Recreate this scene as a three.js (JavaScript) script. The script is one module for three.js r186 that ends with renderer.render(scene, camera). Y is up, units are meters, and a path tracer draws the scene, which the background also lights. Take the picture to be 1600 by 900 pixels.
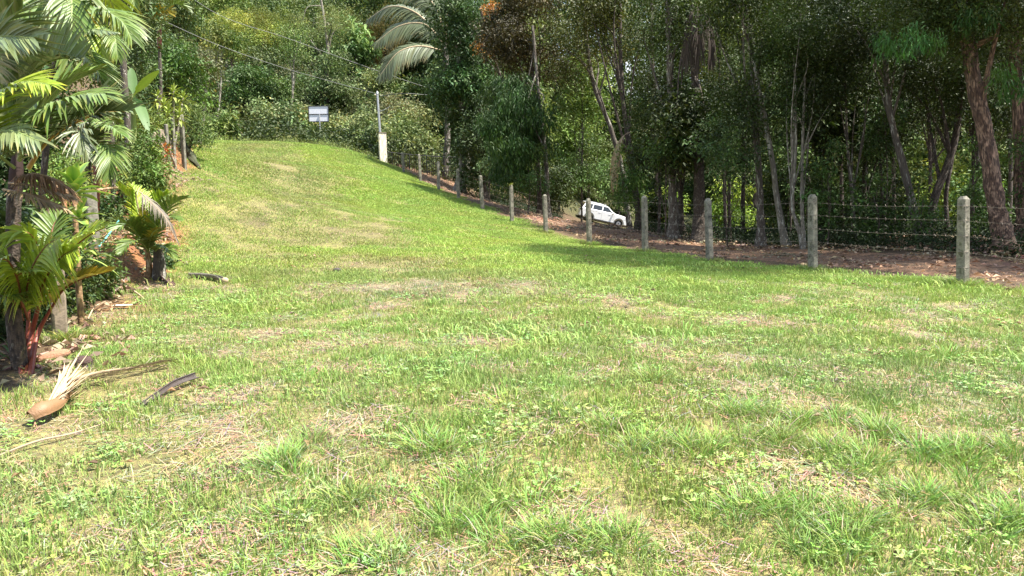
import * as THREE from 'three';
import { mergeGeometries } from 'three/addons/utils/BufferGeometryUtils.js';
import { ImprovedNoise } from 'three/addons/math/ImprovedNoise.js';

// ---------------------------------------------------------------- camera, sky, sun, exposure
const scene = new THREE.Scene();
const FOV = 42, FPX = 450 / Math.tan(FOV * Math.PI / 360);          // focal length in the photo's 1600 x 900 pixels
const camera = new THREE.PerspectiveCamera(FOV, 16 / 9, 0.1, 900);
camera.position.set(0, 1.6, 0);
camera.rotation.order = 'YXZ';
camera.rotation.x = -2.9 * Math.PI / 180;
camera.rotation.z = -1.8 * Math.PI / 180;
camera.updateMatrixWorld(true);
scene.add(camera);

const SUN_AZ = 102 * Math.PI / 180, SUN_EL = 63 * Math.PI / 180;      // azimuth measured from straight ahead towards the right
const sunDir = new THREE.Vector3(Math.sin(SUN_AZ) * Math.cos(SUN_EL), Math.sin(SUN_EL), -Math.cos(SUN_AZ) * Math.cos(SUN_EL));
{
  // hazy tropical midday sky with soft broken cloud, computed for every direction
  const W = 512, Hh = 256, d = new Float32Array(W * Hh * 4), nz = new ImprovedNoise();
  for (let j = 0; j < Hh; j++) for (let i = 0; i < W; i++) {
    const el = ((j + 0.5) / Hh - 0.5) * Math.PI, az = ((i + 0.5) / W) * 2 * Math.PI, y = Math.sin(el), x = Math.cos(az) * Math.cos(el), z = Math.sin(az) * Math.cos(el), k = 1 / (Math.max(y, 0) + 0.22);
    let n = 0, a = 0.5, f = 1.1; for (let o = 0; o < 5; o++) { n += a * nz.noise(x * k * f + 3.1, y * f * 2, z * k * f + 8.7); a *= 0.5; f *= 2.1; }
    const t = Math.pow(1 - Math.max(y, 0), 2.2), c = Math.min(1, Math.max(0, (n + 0.06) / 0.3)), q = (j * W + i) * 4;
    const clear = [0.15 + 0.27 * t, 0.235 + 0.225 * t, 0.40 + 0.1 * t], cl = [0.62, 0.62, 0.61], dn = Math.min(1, Math.max(0, 1 + y * 4));
    for (let m = 0; m < 3; m++) d[q + m] = (clear[m] * (1 - c * 0.7) + cl[m] * c * 0.7) * (0.25 + 0.75 * dn);
    d[q + 3] = 1;
  }
  const tex = new THREE.DataTexture(d, W, Hh, THREE.RGBAFormat, THREE.FloatType);
  tex.mapping = THREE.EquirectangularReflectionMapping; tex.magFilter = THREE.LinearFilter; tex.needsUpdate = true;
  scene.background = tex; scene.environment = tex;
}
const sun = new THREE.DirectionalLight(new THREE.Color(1, 0.95, 0.86), 4.8);
sun.name = 'sun';
sun.position.copy(sunDir).multiplyScalar(120).add(new THREE.Vector3(0, 0, -30));
sun.target.position.set(0, 0, -30);
sun.castShadow = true;
sun.shadow.mapSize.set(4096, 4096);
Object.assign(sun.shadow.camera, { left: -70, right: 70, top: 70, bottom: -70, near: 1, far: 300 });
scene.add(sun, sun.target);

const renderer = new THREE.WebGLRenderer({ antialias: true });
renderer.setSize(1024, 576);
renderer.toneMapping = THREE.LinearToneMapping;
renderer.toneMappingExposure = 3.3;
renderer.shadowMap.enabled = true;

// ---------------------------------------------------------------- small helpers
const V = (x, y, z) => new THREE.Vector3(x, y, z);
const rng = (s) => () => { s |= 0; s = s + 0x6D2B79F5 | 0; let t = Math.imul(s ^ s >>> 15, 1 | s); t = t + Math.imul(t ^ t >>> 7, 61 | t) ^ t; return ((t ^ t >>> 14) >>> 0) / 4294967296; };
let SEED = 1000;
const newR = () => rng(SEED += 77);
const lerp = (a, b, t) => a + (b - a) * t, clamp = (x, a = 0, b = 1) => Math.min(b, Math.max(a, x)), smooth = (x, a, b) => { const t = clamp((x - a) / (b - a)); return t * t * (3 - 2 * t); };
const perlin = new ImprovedNoise();
const noise = (x, y, z = 0) => perlin.noise(x, y, z);
const fbm = (x, y, z = 0, o = 4) => { let s = 0, a = 0.5; for (let i = 0; i < o; i++) { s += a * noise(x, y, z + i * 7.3); x *= 2.03; y *= 2.03; a *= 0.5; } return s; };
// a point of the place, surveyed from the photograph: pixel of the 1600 x 900 photo and distance along the view axis
const at = (px, py, D) => V((px - 800) / FPX * D, -(py - 450) / FPX * D, -D).applyMatrix4(camera.matrixWorld);

const names = {};
function numbered(n) { const k = names[n] = (names[n] ?? -1) + 1; return k ? n + '_' + String(k).padStart(3, '0') : n; }
function tag(o, label, category, group, kind) {
  if (label) o.userData.label = label;
  if (category) o.userData.category = category;
  if (group) o.userData.group = group;
  if (kind) o.userData.kind = kind;
  return o;
}
function thing(name, label, category, pos, group) {
  const g = new THREE.Group(); g.name = numbered(name); if (pos) g.position.copy(pos);
  scene.add(g); return tag(g, label, category, group);
}
function part(name, geo, mat, parent) { const m = new THREE.Mesh(geo, mat); m.name = name; m.castShadow = m.receiveShadow = true; parent.add(m); return m; }

class MB {                                                             // collects triangles
  constructor() { this.p = []; this.i = []; this.c = []; this.u = []; this.hasC = false; }
  v(x, y, z, c, u = 0, w = 0) { this.p.push(x, y, z); if (c) { this.hasC = true; this.c.push(c[0], c[1], c[2]); } this.u.push(u, w); return this.p.length / 3 - 1; }
  t(a, b, c) { this.i.push(a, b, c); }
  geo() {
    const g = new THREE.BufferGeometry();
    g.setAttribute('position', new THREE.Float32BufferAttribute(this.p, 3));
    g.setAttribute('uv', new THREE.Float32BufferAttribute(this.u, 2));
    if (this.hasC) g.setAttribute('color', new THREE.Float32BufferAttribute(this.c, 3));
    g.setIndex(this.i); g.computeVertexNormals(); return g;
  }
}
// tapered tube along points, uv in metres; wob makes it uneven
function tube(pts, radii, seg = 8, steps = 0, wob = 0, seed = 1, cap = true) {
  const curve = new THREE.CatmullRomCurve3(pts, false, 'centripetal'), n = steps || Math.max(2, (pts.length - 1) * 4), b = new MB();
  const fr = curve.computeFrenetFrames(n, false), L = curve.getLength();
  for (let i = 0; i <= n; i++) {
    const t = i / n, p = curve.getPoint(t), k = t * (radii.length - 1), k0 = Math.min(Math.floor(k), radii.length - 2), r0 = lerp(radii[k0], radii[k0 + 1], k - k0);
    for (let j = 0; j <= seg; j++) {
      const a = j / seg * Math.PI * 2, r = r0 * (1 + (wob ? wob * noise(Math.cos(a) * 1.3 + seed, Math.sin(a) * 1.3, t * L * 1.7 + seed) * 2 : 0));
      const x = Math.cos(a) * r, y = Math.sin(a) * r, N = fr.normals[i], B = fr.binormals[i];
      b.v(p.x + N.x * x + B.x * y, p.y + N.y * x + B.y * y, p.z + N.z * x + B.z * y, null, a * r0, t * L);
    }
  }
  for (let i = 0; i < n; i++) for (let j = 0; j < seg; j++) { const a = i * (seg + 1) + j; b.t(a, a + 1, a + seg + 1); b.t(a + 1, a + seg + 2, a + seg + 1); }
  if (cap) for (const e of [0, n]) {
    const p = curve.getPoint(e / n), c = b.v(p.x, p.y, p.z, null, 0, 0);
    for (let j = 0; j < seg; j++) { const a = e * (seg + 1) + j; e ? b.t(a, a + 1, c) : b.t(a + 1, a, c); }
  }
  return b.geo();
}
const boxG = (w, h, d, x = 0, y = 0, z = 0) => new THREE.BoxGeometry(w, h, d).translate(x, y, z);
function plain(g) { g = g.index ? g : g; return g; }
function merge(list) { return mergeGeometries(list.map((g) => { g = g.index ? g.toNonIndexed() : g; for (const k of Object.keys(g.attributes)) if (!['position', 'normal', 'uv'].includes(k)) g.deleteAttribute(k); return g; })); }

// ---------------------------------------------------------------- textures (colour, grain and wear only)
function dataTex(size, fn, srgb = true, rep = 1) {
  const d = new Uint8Array(size * size * 4);
  fn(d, size);
  const t = new THREE.DataTexture(d, size, size); t.wrapS = t.wrapT = THREE.RepeatWrapping; t.magFilter = THREE.LinearFilter; t.minFilter = THREE.LinearMipmapLinearFilter; t.generateMipmaps = true;
  if (srgb) t.colorSpace = THREE.SRGBColorSpace; rep.length ? t.repeat.set(...rep) : t.repeat.set(rep, rep); t.needsUpdate = true; return t;
}
const tileN = (x, y, S, f, z) => {                                     // noise that repeats over S
  const u = x / S, v = y / S, a = fbm(u * f, v * f, z, 3), b = fbm((u - 1) * f, v * f, z, 3), c = fbm(u * f, (v - 1) * f, z, 3), d = fbm((u - 1) * f, (v - 1) * f, z, 3);
  return lerp(lerp(a, b, u), lerp(c, d, u), v) * 1.4;
};
function strokes(d, S, R, n, len, pal, wid = 1) {
  for (let k = 0; k < n; k++) {
    let x = R() * S, y = R() * S, a = R() * 6.283; const L = len * (0.4 + R()), c = pal[Math.floor(R() * pal.length)], bend = (R() - 0.5) * 0.06, br = 0.7 + R() * 0.6;
    for (let s = 0; s < L; s++) {
      x += Math.cos(a); y += Math.sin(a); a += bend;
      for (let w = 0; w < wid; w++) { const q = (((Math.floor(y) + w) % S + S) % S * S + (Math.floor(x) % S + S) % S) * 4; for (let j = 0; j < 3; j++) d[q + j] = Math.min(255, c[j] * br); }
    }
  }
}
const thatchTex = dataTex(1024, (d, S) => {
  const R = rng(5);
  for (let y = 0; y < S; y++) for (let x = 0; x < S; x++) {
    const n = tileN(x, y, S, 9, 1), m = tileN(x, y, S, 40, 4), k = (y * S + x) * 4, b = 0.72 + n * 0.5 + m * 0.5 + (R() - 0.5) * 0.3;
    d[k] = clamp(120 * b, 0, 255); d[k + 1] = clamp(102 * b, 0, 255); d[k + 2] = clamp(78 * b, 0, 255); d[k + 3] = 255;
  }
  strokes(d, S, R, 16000, 26, [[196, 178, 128], [168, 146, 100], [140, 120, 80], [82, 66, 44], [150, 152, 90], [215, 200, 155]]);
});
const soilTex = dataTex(1024, (d, S) => {
  const R = rng(8);
  for (let y = 0; y < S; y++) for (let x = 0; x < S; x++) {
    const n = tileN(x, y, S, 7, 11), m = tileN(x, y, S, 36, 14), k = (y * S + x) * 4, b = 0.78 + n * 0.6 + m * 0.6 + (R() - 0.5) * 0.25;
    d[k] = clamp(134 * b, 0, 255); d[k + 1] = clamp(104 * b, 0, 255); d[k + 2] = clamp(80 * b, 0, 255); d[k + 3] = 255;
  }
  strokes(d, S, R, 5000, 12, [[150, 124, 96], [108, 84, 64], [182, 154, 122], [84, 66, 52]], 3);
});
function barkTex(seed, base, patch, amount, streak, fine = 0.55, ru = 1, rv = 1) {
  return dataTex(512, (d, S) => {
    const R = rng(seed);
    for (let y = 0; y < S; y++) for (let x = 0; x < S; x++) {
      const n = tileN((x * 2) % S, y, S, 5, seed), m = tileN(x * 1, y * 0.25 % S, S, 40, seed + 3), s = tileN((x * 2) % S, y, S, 20, seed + 9), k = (y * S + x) * 4;
      const f = smooth(n + s * fine, 0.12 - amount, 0.22 - amount), b = 0.85 + m * streak + s * 0.5 + (R() - 0.5) * 0.16;
      for (let j = 0; j < 3; j++) d[k + j] = clamp(lerp(base[j], patch[j], f) * b, 0, 255);
      d[k + 3] = 255;
    }
  }, true, [ru, rv]);
}
const bump512 = dataTex(512, (d, S) => { for (let y = 0; y < S; y++) for (let x = 0; x < S; x++) { const k = (y * S + x) * 4, v = clamp(128 + 150 * (tileN(x, y, S, 18, 31) + 0.7 * tileN(x, y, S, 60, 35)), 0, 255); d[k] = d[k + 1] = d[k + 2] = v; d[k + 3] = 255; } }, false);
const concreteTex = dataTex(512, (d, S) => {
  const R = rng(21);
  for (let y = 0; y < S; y++) for (let x = 0; x < S; x++) {
    const n = tileN(x, y, S, 6, 51), s = tileN(x, y, S, 50, 54), k = (y * S + x) * 4, st = smooth(tileN((x * 2) % S, y, S, 8, 57), 0.05, 0.35); let b = 0.92 + n * 0.55 + s * 0.35 + (R() - 0.5) * 0.12;
    const ms = smooth(tileN(x, y, S, 22, 63), 0.12, 0.3) * 0.5; b *= 1 - 0.35 * ms;
    d[k] = clamp((176 - 62 * st) * b, 0, 255); d[k + 1] = clamp((170 - 56 * st) * b, 0, 255); d[k + 2] = clamp((156 - 62 * st) * b, 0, 255); d[k + 3] = 255;
  }
});

// ---------------------------------------------------------------- materials
const std = (o) => new THREE.MeshStandardMaterial({ roughness: 0.9, ...o });
const C = (r, g, b) => new THREE.Color().setRGB(r, g, b);
const leafMat = (c, o = {}) => new THREE.MeshPhysicalMaterial({ color: c, roughness: 0.62, transmission: 0.36, thickness: 0, specularIntensity: 0.55, side: THREE.DoubleSide, ...o });
const M = {
  leaf: leafMat(C(1, 1, 1)), grass: leafMat(C(1, 1, 1), { vertexColors: true, roughness: 0.7, transmission: 0.3, specularIntensity: 0.4 }),
  leafVC: leafMat(C(1, 1, 1), { vertexColors: true, roughness: 0.5 }),
  frond: leafMat(C(0.13, 0.21, 0.04), { vertexColors: true, roughness: 0.45, transmission: 0.34, specularIntensity: 0.6 }),
  frondPale: leafMat(C(0.17, 0.23, 0.1), { vertexColors: true, roughness: 0.4, transmission: 0.3, specularIntensity: 0.8 }),
  frondLime: leafMat(C(0.31, 0.43, 0.045), { vertexColors: true, roughness: 0.45, transmission: 0.42 }),
  frondYellow: leafMat(C(0.34, 0.3, 0.035), { vertexColors: true, roughness: 0.5, transmission: 0.4 }),
  frondGrey: leafMat(C(0.12, 0.155, 0.075), { vertexColors: true, roughness: 0.45, transmission: 0.25, specularIntensity: 1 }),
  frondDead: std({ vertexColors: true, color: C(0.3, 0.23, 0.15), side: THREE.DoubleSide }), frondDark: std({ color: C(0.05, 0.035, 0.025), side: THREE.DoubleSide }), frondBrown: std({ vertexColors: true, color: C(0.2, 0.12, 0.07), side: THREE.DoubleSide }),
  ribGreen: std({ color: C(0.2, 0.26, 0.07), roughness: 0.5 }), ribOrange: std({ color: C(0.38, 0.24, 0.07), roughness: 0.5 }), ribRed: std({ color: C(0.16, 0.05, 0.022), roughness: 0.55 }), ribDead: std({ color: C(0.3, 0.22, 0.14) }),
  crownshaft: std({ color: C(0.19, 0.042, 0.024), roughness: 0.5, bumpMap: bump512, bumpScale: 0.004 }), crownshaftDark: std({ color: C(0.03, 0.012, 0.008), roughness: 0.8 }),
  dryTan: std({ color: C(0.42, 0.32, 0.2), side: THREE.DoubleSide }), dryGrey: std({ color: C(0.2, 0.17, 0.135), side: THREE.DoubleSide }), sheathBrown: std({ color: C(0.22, 0.12, 0.055), roughness: 0.6, bumpMap: bump512, bumpScale: 0.004, side: THREE.DoubleSide }),
  sheathDark: std({ color: C(0.05, 0.036, 0.03), roughness: 0.6, side: THREE.DoubleSide, bumpMap: bump512, bumpScale: 0.006 }),
  barkDark: std({ map: barkTex(3, [74, 62, 52], [120, 112, 100], -0.05, 0.9), bumpMap: bump512, bumpScale: 0.02 }),
  barkLichen: std({ map: barkTex(7, [92, 82, 72], [152, 148, 136], 0.06, 0.5, 0.3, 0.9, 0.5), bumpMap: bump512, bumpScale: 0.01 }),
  barkPale: std({ map: barkTex(12, [126, 118, 104], [176, 172, 158], 0.05, 0.4, 0.3, 0.9, 0.5), bumpMap: bump512, bumpScale: 0.01 }),
  barkMottled: std({ map: barkTex(17, [92, 70, 57], [138, 112, 93], 0.14, 0.9, 0.45, 0.8, 0.4), bumpMap: bump512, bumpScale: 0.02 }),
  barkPalm: std({ map: barkTex(23, [86, 77, 66], [176, 172, 160], -0.02, 0.3), bumpMap: bump512, bumpScale: 0.008 }),
  barkTan: std({ map: barkTex(27, [156, 124, 88], [190, 170, 136], 0.0, 0.3), bumpMap: bump512, bumpScale: 0.008 }),
  concrete: std({ map: concreteTex, color: C(0.53, 0.53, 0.5), bumpMap: bump512, bumpScale: 0.003 }),
  concreteWarm: std({ map: concreteTex, color: C(0.66, 0.56, 0.48), bumpMap: bump512, bumpScale: 0.003 }),
  plaster: std({ map: concreteTex, color: C(2.3, 2.2, 2.1), roughness: 0.85, bumpMap: bump512, bumpScale: 0.004 }),
  iron: std({ color: C(0.02, 0.02, 0.02), roughness: 0.5, metalness: 0.3 }), wire: std({ color: C(0.24, 0.2, 0.17), roughness: 0.5, metalness: 0.6 }), steel: std({ color: C(0.42, 0.43, 0.44), roughness: 0.45, metalness: 0.6 }),
  cable: std({ color: C(0.2, 0.2, 0.19), roughness: 0.6 }), rope: std({ color: C(0.12, 0.42, 0.42), roughness: 0.7 }),
};

// ---------------------------------------------------------------- terrain: a smooth sheet through surveyed points
const fenceX = (D) => 11.68 - 0.4 * D;                                  // the wire fence runs straight up the slope
const survey = [
  [0, 900, 3.3], [400, 900, 3.3], [800, 900, 3.3], [1200, 900, 3.3], [1600, 900, 3.3],
  [100, 640, 5.4], [400, 640, 5.2], [800, 640, 5.1], [1200, 645, 5.1], [1600, 650, 5.1],
  [250, 520, 8], [550, 520, 8], [800, 522, 8], [1200, 524, 8], [1600, 528, 8],
  [420, 440, 12], [640, 438, 12], [900, 436, 12], [1200, 440, 12],
  [370, 376, 18], [560, 380, 18], [720, 388, 18], [920, 398, 18],
  [370, 302, 28], [480, 310, 28], [620, 328, 28], [720, 345, 27],
  [370, 250, 38], [480, 255, 38], [570, 270, 38], [370, 222, 48], [480, 225, 48], [560, 238, 48], [420, 221, 48],
  [1504, 447, 11.7], [1270, 424, 14.6], [1109, 410, 17.6], [1008, 394, 20.3], [921, 383, 23.3], [853, 363, 26.3], [800, 346, 29.3], [754, 327, 32.4], [717, 310, 35.6], [686, 297, 38.8], [658, 284, 42.3], [632, 270, 45.8], [602, 256, 49],
  [1600, 432, 13.5], [1300, 402, 19], [1047, 383, 24.4], [920, 358, 30], [807, 326, 36.7], [703, 294, 46.9], [725, 290, 49.5],
  [130, 540, 7.6], [210, 452, 10.8], [282, 420, 12.5], [286, 350, 17.5], [302, 290, 24], [322, 227, 42],
  [150, 426, 12], [242, 256, 21], [274, 238, 28], [0, 560, 6.5], [-250, 470, 9], [0, 410, 14], [0, 320, 24], [120, 275, 28], [290, 225, 36], [180, 300, 20], [60, 260, 40],
  [500, 228, 54], [360, 220, 54], [600, 248, 56], [420, 150, 72], [520, 130, 80], [300, 160, 62], [180, 170, 50], [620, 180, 74], [700, 230, 66], [400, 20, 108], [600, 20, 112], [180, 20, 90], [800, 215, 88], [-100, 120, 60],
  [1200, 386, 23.8], [1565, 394, 17.2], [1440, 372, 21], [1095, 376, 27], [1000, 358, 33], [940, 368, 48], [930, 368, 38], [960, 374, 42], [990, 366, 55], [915, 346, 69], [968, 357, 70], [1120, 362, 60], [1600, 366, 45], [1300, 362, 45], [1100, 330, 95], [1350, 290, 115], [1650, 300, 115], [920, 290, 105], [1900, 400, 22], [2100, 420, 12],
].map((p) => at(...p));
survey.push(V(0, 0.02, 1), V(6, -0.02, 0), V(-6, 0.05, 0), V(0, -0.2, 8), V(-10, 0.2, 8), V(10, -0.3, 8), V(14, 0.1, -6), V(-14, 0.8, -7), V(-30, 4, -20), V(30, 0.5, -10));
const height = (() => {
  const n = survey.length, N = n + 3, A = [], K = (r2) => r2 > 1e-9 ? 0.5 * r2 * Math.log(r2) : 0;
  for (let i = 0; i < N; i++) A.push(new Float64Array(N + 1));
  for (let i = 0; i < n; i++) {
    for (let j = 0; j < n; j++) A[i][j] = K((survey[i].x - survey[j].x) ** 2 + (survey[i].z - survey[j].z) ** 2) + (i === j ? 2.5 : 0);
    A[i][n] = A[n][i] = 1; A[i][n + 1] = A[n + 1][i] = survey[i].x; A[i][n + 2] = A[n + 2][i] = survey[i].z; A[i][N] = survey[i].y;
  }
  for (let c = 0; c < N; c++) {
    let b = c; for (let r = c + 1; r < N; r++) if (Math.abs(A[r][c]) > Math.abs(A[b][c])) b = r;
    [A[c], A[b]] = [A[b], A[c]];
    for (let r = 0; r < N; r++) if (r !== c) { const f = A[r][c] / A[c][c]; if (f) for (let k = c; k <= N; k++) A[r][k] -= f * A[c][k]; }
  }
  const w = A.map((row, i) => row[N] / row[i]);
  return (x, z) => { let h = w[n] + w[n + 1] * x + w[n + 2] * z; for (let i = 0; i < n; i++) h += w[i] * K((x - survey[i].x) ** 2 + (z - survey[i].z) ** 2); return h; };
})();
const leftEdge = [[130, 560, 7], [185, 470, 10], [262, 425, 12.2], [272, 350, 17.5], [290, 290, 24], [306, 240, 36], [318, 224, 46]].map((p) => at(...p)).map((p) => [p.x, p.z]);
leftEdge.unshift([-3.6, -3], [-3.4, 4]);
leftEdge.sort((a, b) => b[1] - a[1]);
leftEdge.push([leftEdge[leftEdge.length - 1][0] - 0.5, -60]);
function edgeX(z) { for (let i = 0; i < leftEdge.length - 1; i++) { const a = leftEdge[i], b = leftEdge[i + 1]; if (z <= a[1] && z >= b[1]) return lerp(a[0], b[0], (z - a[1]) / (b[1] - a[1])); } return z > 0 ? -3.5 : leftEdge[leftEdge.length - 1][0]; }
// the cut red bank along the planted border
const bankStep = (x, z) => { const D = -z; if (D < 9 || D > 40) return 0; const e = edgeX(z) - x + 0.25 * noise(x * 1.1, z * 1.1, 6); return 0.5 * smooth(e, 0.05, 0.75) * smooth(e, 4, 2) * smooth(D, 9.5, 13) * smooth(D, 40, 30); };
// heights are kept on grids; everything else reads them there
function makeGrid(x0, x1, z0, z1, s) {
  const nx = Math.round((x1 - x0) / s), nz = Math.round((z1 - z0) / s), h = new Float32Array((nx + 1) * (nz + 1));
  for (let j = 0; j <= nz; j++) for (let i = 0; i <= nx; i++) {
    const x = x0 + i * s, z = z0 + j * s;
    h[j * (nx + 1) + i] = height(x, z) + 0.05 * fbm(x * 0.5, z * 0.5, 3, 3) + 0.02 * noise(x * 2.3, z * 2.3, 9) + bankStep(x, z);
  }
  return { x0, x1, z0, z1, s, nx, nz, h };
}
const fine = makeGrid(-24, 24, -58, 6, 0.25), coarse = makeGrid(-130, 130, -170, 40, 2);
function gridH(g, x, z) {
  const u = clamp((x - g.x0) / g.s, 0, g.nx - 0.001), v = clamp((z - g.z0) / g.s, 0, g.nz - 0.001), i = Math.floor(u), j = Math.floor(v), a = u - i, b = v - j, w = g.nx + 1;
  return lerp(lerp(g.h[j * w + i], g.h[j * w + i + 1], a), lerp(g.h[(j + 1) * w + i], g.h[(j + 1) * w + i + 1], a), b);
}
const inFine = (x, z) => x > fine.x0 && x < fine.x1 && z > fine.z0 && z < fine.z1;
const H = (x, z) => inFine(x, z) ? gridH(fine, x, z) : gridH(coarse, x, z);
const normalAt = (x, z) => V(H(x - 0.3, z) - H(x + 0.3, z), 0.6, H(x, z - 0.3) - H(x, z + 0.3)).normalize();
function ground(px, py) {                                                // where the sight line through a pixel meets the ground
  const o = camera.position, d = at(px, py, 1).sub(o); let t = 2, p;
  for (; t < 120; t += 0.05) { p = o.clone().addScaledVector(d, t); if (p.y < H(p.x, p.z)) break; }
  p.y = H(p.x, p.z); return p;
}
function foot(px, D) { const p = at(px, 400, D); p.y = H(p.x, p.z); return p; }

// what covers the ground where: distance from the fence towards the wood, the left edge of the lawn, the worn strip
const fenceSide = (x, z) => (x - fenceX(-z)) * 0.928;
const strip = [[400, 232, 45], [430, 265, 36], [450, 305, 28], [490, 350, 21], [560, 410, 14.5], [640, 440, 12]].map((p) => at(...p));
function wornAt(x, z) {
  let d = 1e9;
  for (let i = 0; i < strip.length - 1; i++) {
    const a = strip[i], b = strip[i + 1], t = clamp(((x - a.x) * (b.x - a.x) + (z - a.z) * (b.z - a.z)) / ((b.x - a.x) ** 2 + (b.z - a.z) ** 2));
    d = Math.min(d, Math.hypot(x - lerp(a.x, b.x, t), z - lerp(a.z, b.z, t)));
  }
  return smooth(d, 3.4, 0.9) * 0.75 * clamp(0.7 + fbm(x * 0.45, z * 0.45, 21, 3) * 1.6);
}
const clear = [[265, 615, 0.42], [72, 660, 0.35], [120, 620, 0.45], [190, 590, 0.4], [235, 580, 0.4], [325, 440, 0.5], [80, 697, 0.3], [150, 488, 0.3]];
const lawnAt = (x, z) => (clear.pts ??= clear.map(([px, py, r]) => [ground(px, py), r])).some(([p, r]) => Math.hypot(p.x - x, p.z - z) < r * (0.7 + 0.5 * noise(x * 5, z * 5, 4))) ? 0.12 : lawnCover(x, z);
const lawnCover = (x, z) => smooth(x - edgeX(z) + fbm(x * 0.7, z * 0.7, 17, 3) * 1.2, -0.35, 0.45) * (1 - smooth(fenceSide(x, z) + fbm(x * 0.8, z * 0.8, 5, 2) * 0.8, 0.1, 0.75)) * (z > -58 ? 1 : 0);
const bareAt = (x, z) => clamp(smooth(fbm(x * 0.75 + 3, z * 0.75, 2, 4) + 0.25 * noise(x * 3, z * 3, 8), 0.1, 0.34) + wornAt(x, z) * 0.8);

function groundColour(x, z) {
  const lawn = lawnCover(x, z), bare = bareAt(x, z), n = fbm(x * 0.35, z * 0.35, 40, 3), D = -z;
  const g = [1.12 + n * 0.2, 1.55 + n * 0.2, 0.58], dry = [1.12, 1.03, 1.04], litter = [0.5, 0.38, 0.3];
  const far = smooth(D, 7, 20), lm = [0, 1, 2].map((k) => lerp(lerp(g[k], dry[k], 0.55 - 0.2 * far), lerp(dry[k], g[k], 0.25) * (1 - 0.25 * far), bare));
  const bank = x < edgeX(z) + 0.6 && x > edgeX(z) - 2.2 ? smooth(fbm(x * 0.6, z * 0.5, 60, 3), -0.25, 0.05) * smooth(D, 7, 10) : 0, red = [1.5, 0.78, 0.5];
  const gx = smooth(D, 60, 75), hill = [0.3, 0.4, 0.17];
  return [0, 1, 2].map((k) => lerp(lerp(lerp(litter[k], red[k], bank), hill[k], gx), lm[k], lawn));
}
function gridMesh(g, hole, drop = 0) {
  const b = new MB(), w = g.nx + 1;
  for (let j = 0; j <= g.nz; j++) for (let i = 0; i <= g.nx; i++) { const x = g.x0 + i * g.s, z = g.z0 + j * g.s; b.v(x, g.h[j * w + i] - (hole && hole(x, z) ? 0.6 : 0), z, groundColour(x, z), x / 2, z / 2); }
  for (let j = 0; j < g.nz; j++) for (let i = 0; i < g.nx; i++) { const a = j * w + i; if (hole && hole(g.x0 + (i + 0.5) * g.s, g.z0 + (j + 0.5) * g.s, true)) continue; b.t(a, a + w, a + 1); b.t(a + 1, a + w, a + w + 1); }
  return b.geo();
}
{
  const soil = std({ map: thatchTex, vertexColors: true, bumpMap: thatchTex, bumpScale: 0.02 });
  const gm = new THREE.Group(); gm.name = 'ground'; gm.userData.kind = 'structure'; scene.add(gm);
  part('lawn_ground', gridMesh(fine), soil, gm);
  part('hill_ground', gridMesh(coarse, (x, z, deep) => x > fine.x0 + (deep ? 3 : 1) && x < fine.x1 - (deep ? 3 : 1) && z > fine.z0 + (deep ? 3 : 1) && z < fine.z1 - (deep ? 3 : 1)), soil, gm);
}
// the leaf-strewn drive behind the wire fence
const pathOff = 3.1, pathHalf = 1.65;
{
  const b = new MB(), nz = 260, nx = 12; let n = 0;
  for (let j = 0; j <= nz; j++) {
    const D = lerp(6, 56, j / nz);
    for (let i = 0; i <= nx; i++) {
      const e = i / nx * 2 - 1, o = pathOff + e * (pathHalf + 0.35 * noise(D * 0.5, e > 0 ? 3 : 8)), x = fenceX(D) + o * 0.928, z = -(D + o * 0.371), ed = Math.abs(e) > 0.99;
      b.v(x, H(x, z) + (ed ? -0.05 : 0.035 - 0.03 * Math.exp(-(((Math.abs(e) - 0.5) / 0.16) ** 2))), z, null, x / 2.2, z / 2.2);
    }
  }
  for (let j = 0; j < nz; j++) for (let i = 0; i < nx; i++) { const a = j * (nx + 1) + i; b.t(a, a + 1, a + nx + 1); b.t(a + 1, a + nx + 2, a + nx + 1); }
  const m = part('dirt_path', b.geo(), std({ map: soilTex, color: C(1.15, 1.05, 0.96), bumpMap: soilTex, bumpScale: 0.03 }), scene); m.userData.kind = 'structure';
}
const onPath = (x, z) => Math.abs(fenceSide(x, z) / 0.928 * 0.928 - 0 - pathOff * 1) < pathHalf;

// ---------------------------------------------------------------- grass and ground cover
function blade(b, R, x, z, h, w, lean, col, y0 = 0) {
  const a = R() * 6.283, la = R() * 6.283, dx = Math.cos(a) * w / 2, dz = Math.sin(a) * w / 2, lx = Math.cos(la) * lean * h, lz = Math.sin(la) * lean * h, k = 0.75 + R() * 0.5, c = col.map((q) => q * k), c2 = c.map((q) => q * 1.1);
  const p = b.v(x - dx, y0, z - dz, c), q = b.v(x + dx, y0, z + dz, c), m1 = b.v(x + lx * 0.35 - dx * 0.8, y0 + h * 0.6, z + lz * 0.35 - dz * 0.8, c), m2 = b.v(x + lx * 0.35 + dx * 0.8, y0 + h * 0.6, z + lz * 0.35 + dz * 0.8, c), t = b.v(x + lx, y0 + h * (1 - lean * 0.35), z + lz, c2);
  b.t(p, q, m1); b.t(q, m2, m1); b.t(m1, m2, t);
}
const GREENS = [[0.275, 0.37, 0.085], [0.32, 0.4, 0.09], [0.23, 0.33, 0.075], [0.34, 0.41, 0.13]], STRAW = [[0.42, 0.345, 0.22], [0.34, 0.26, 0.17], [0.5, 0.43, 0.3]];
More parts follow.
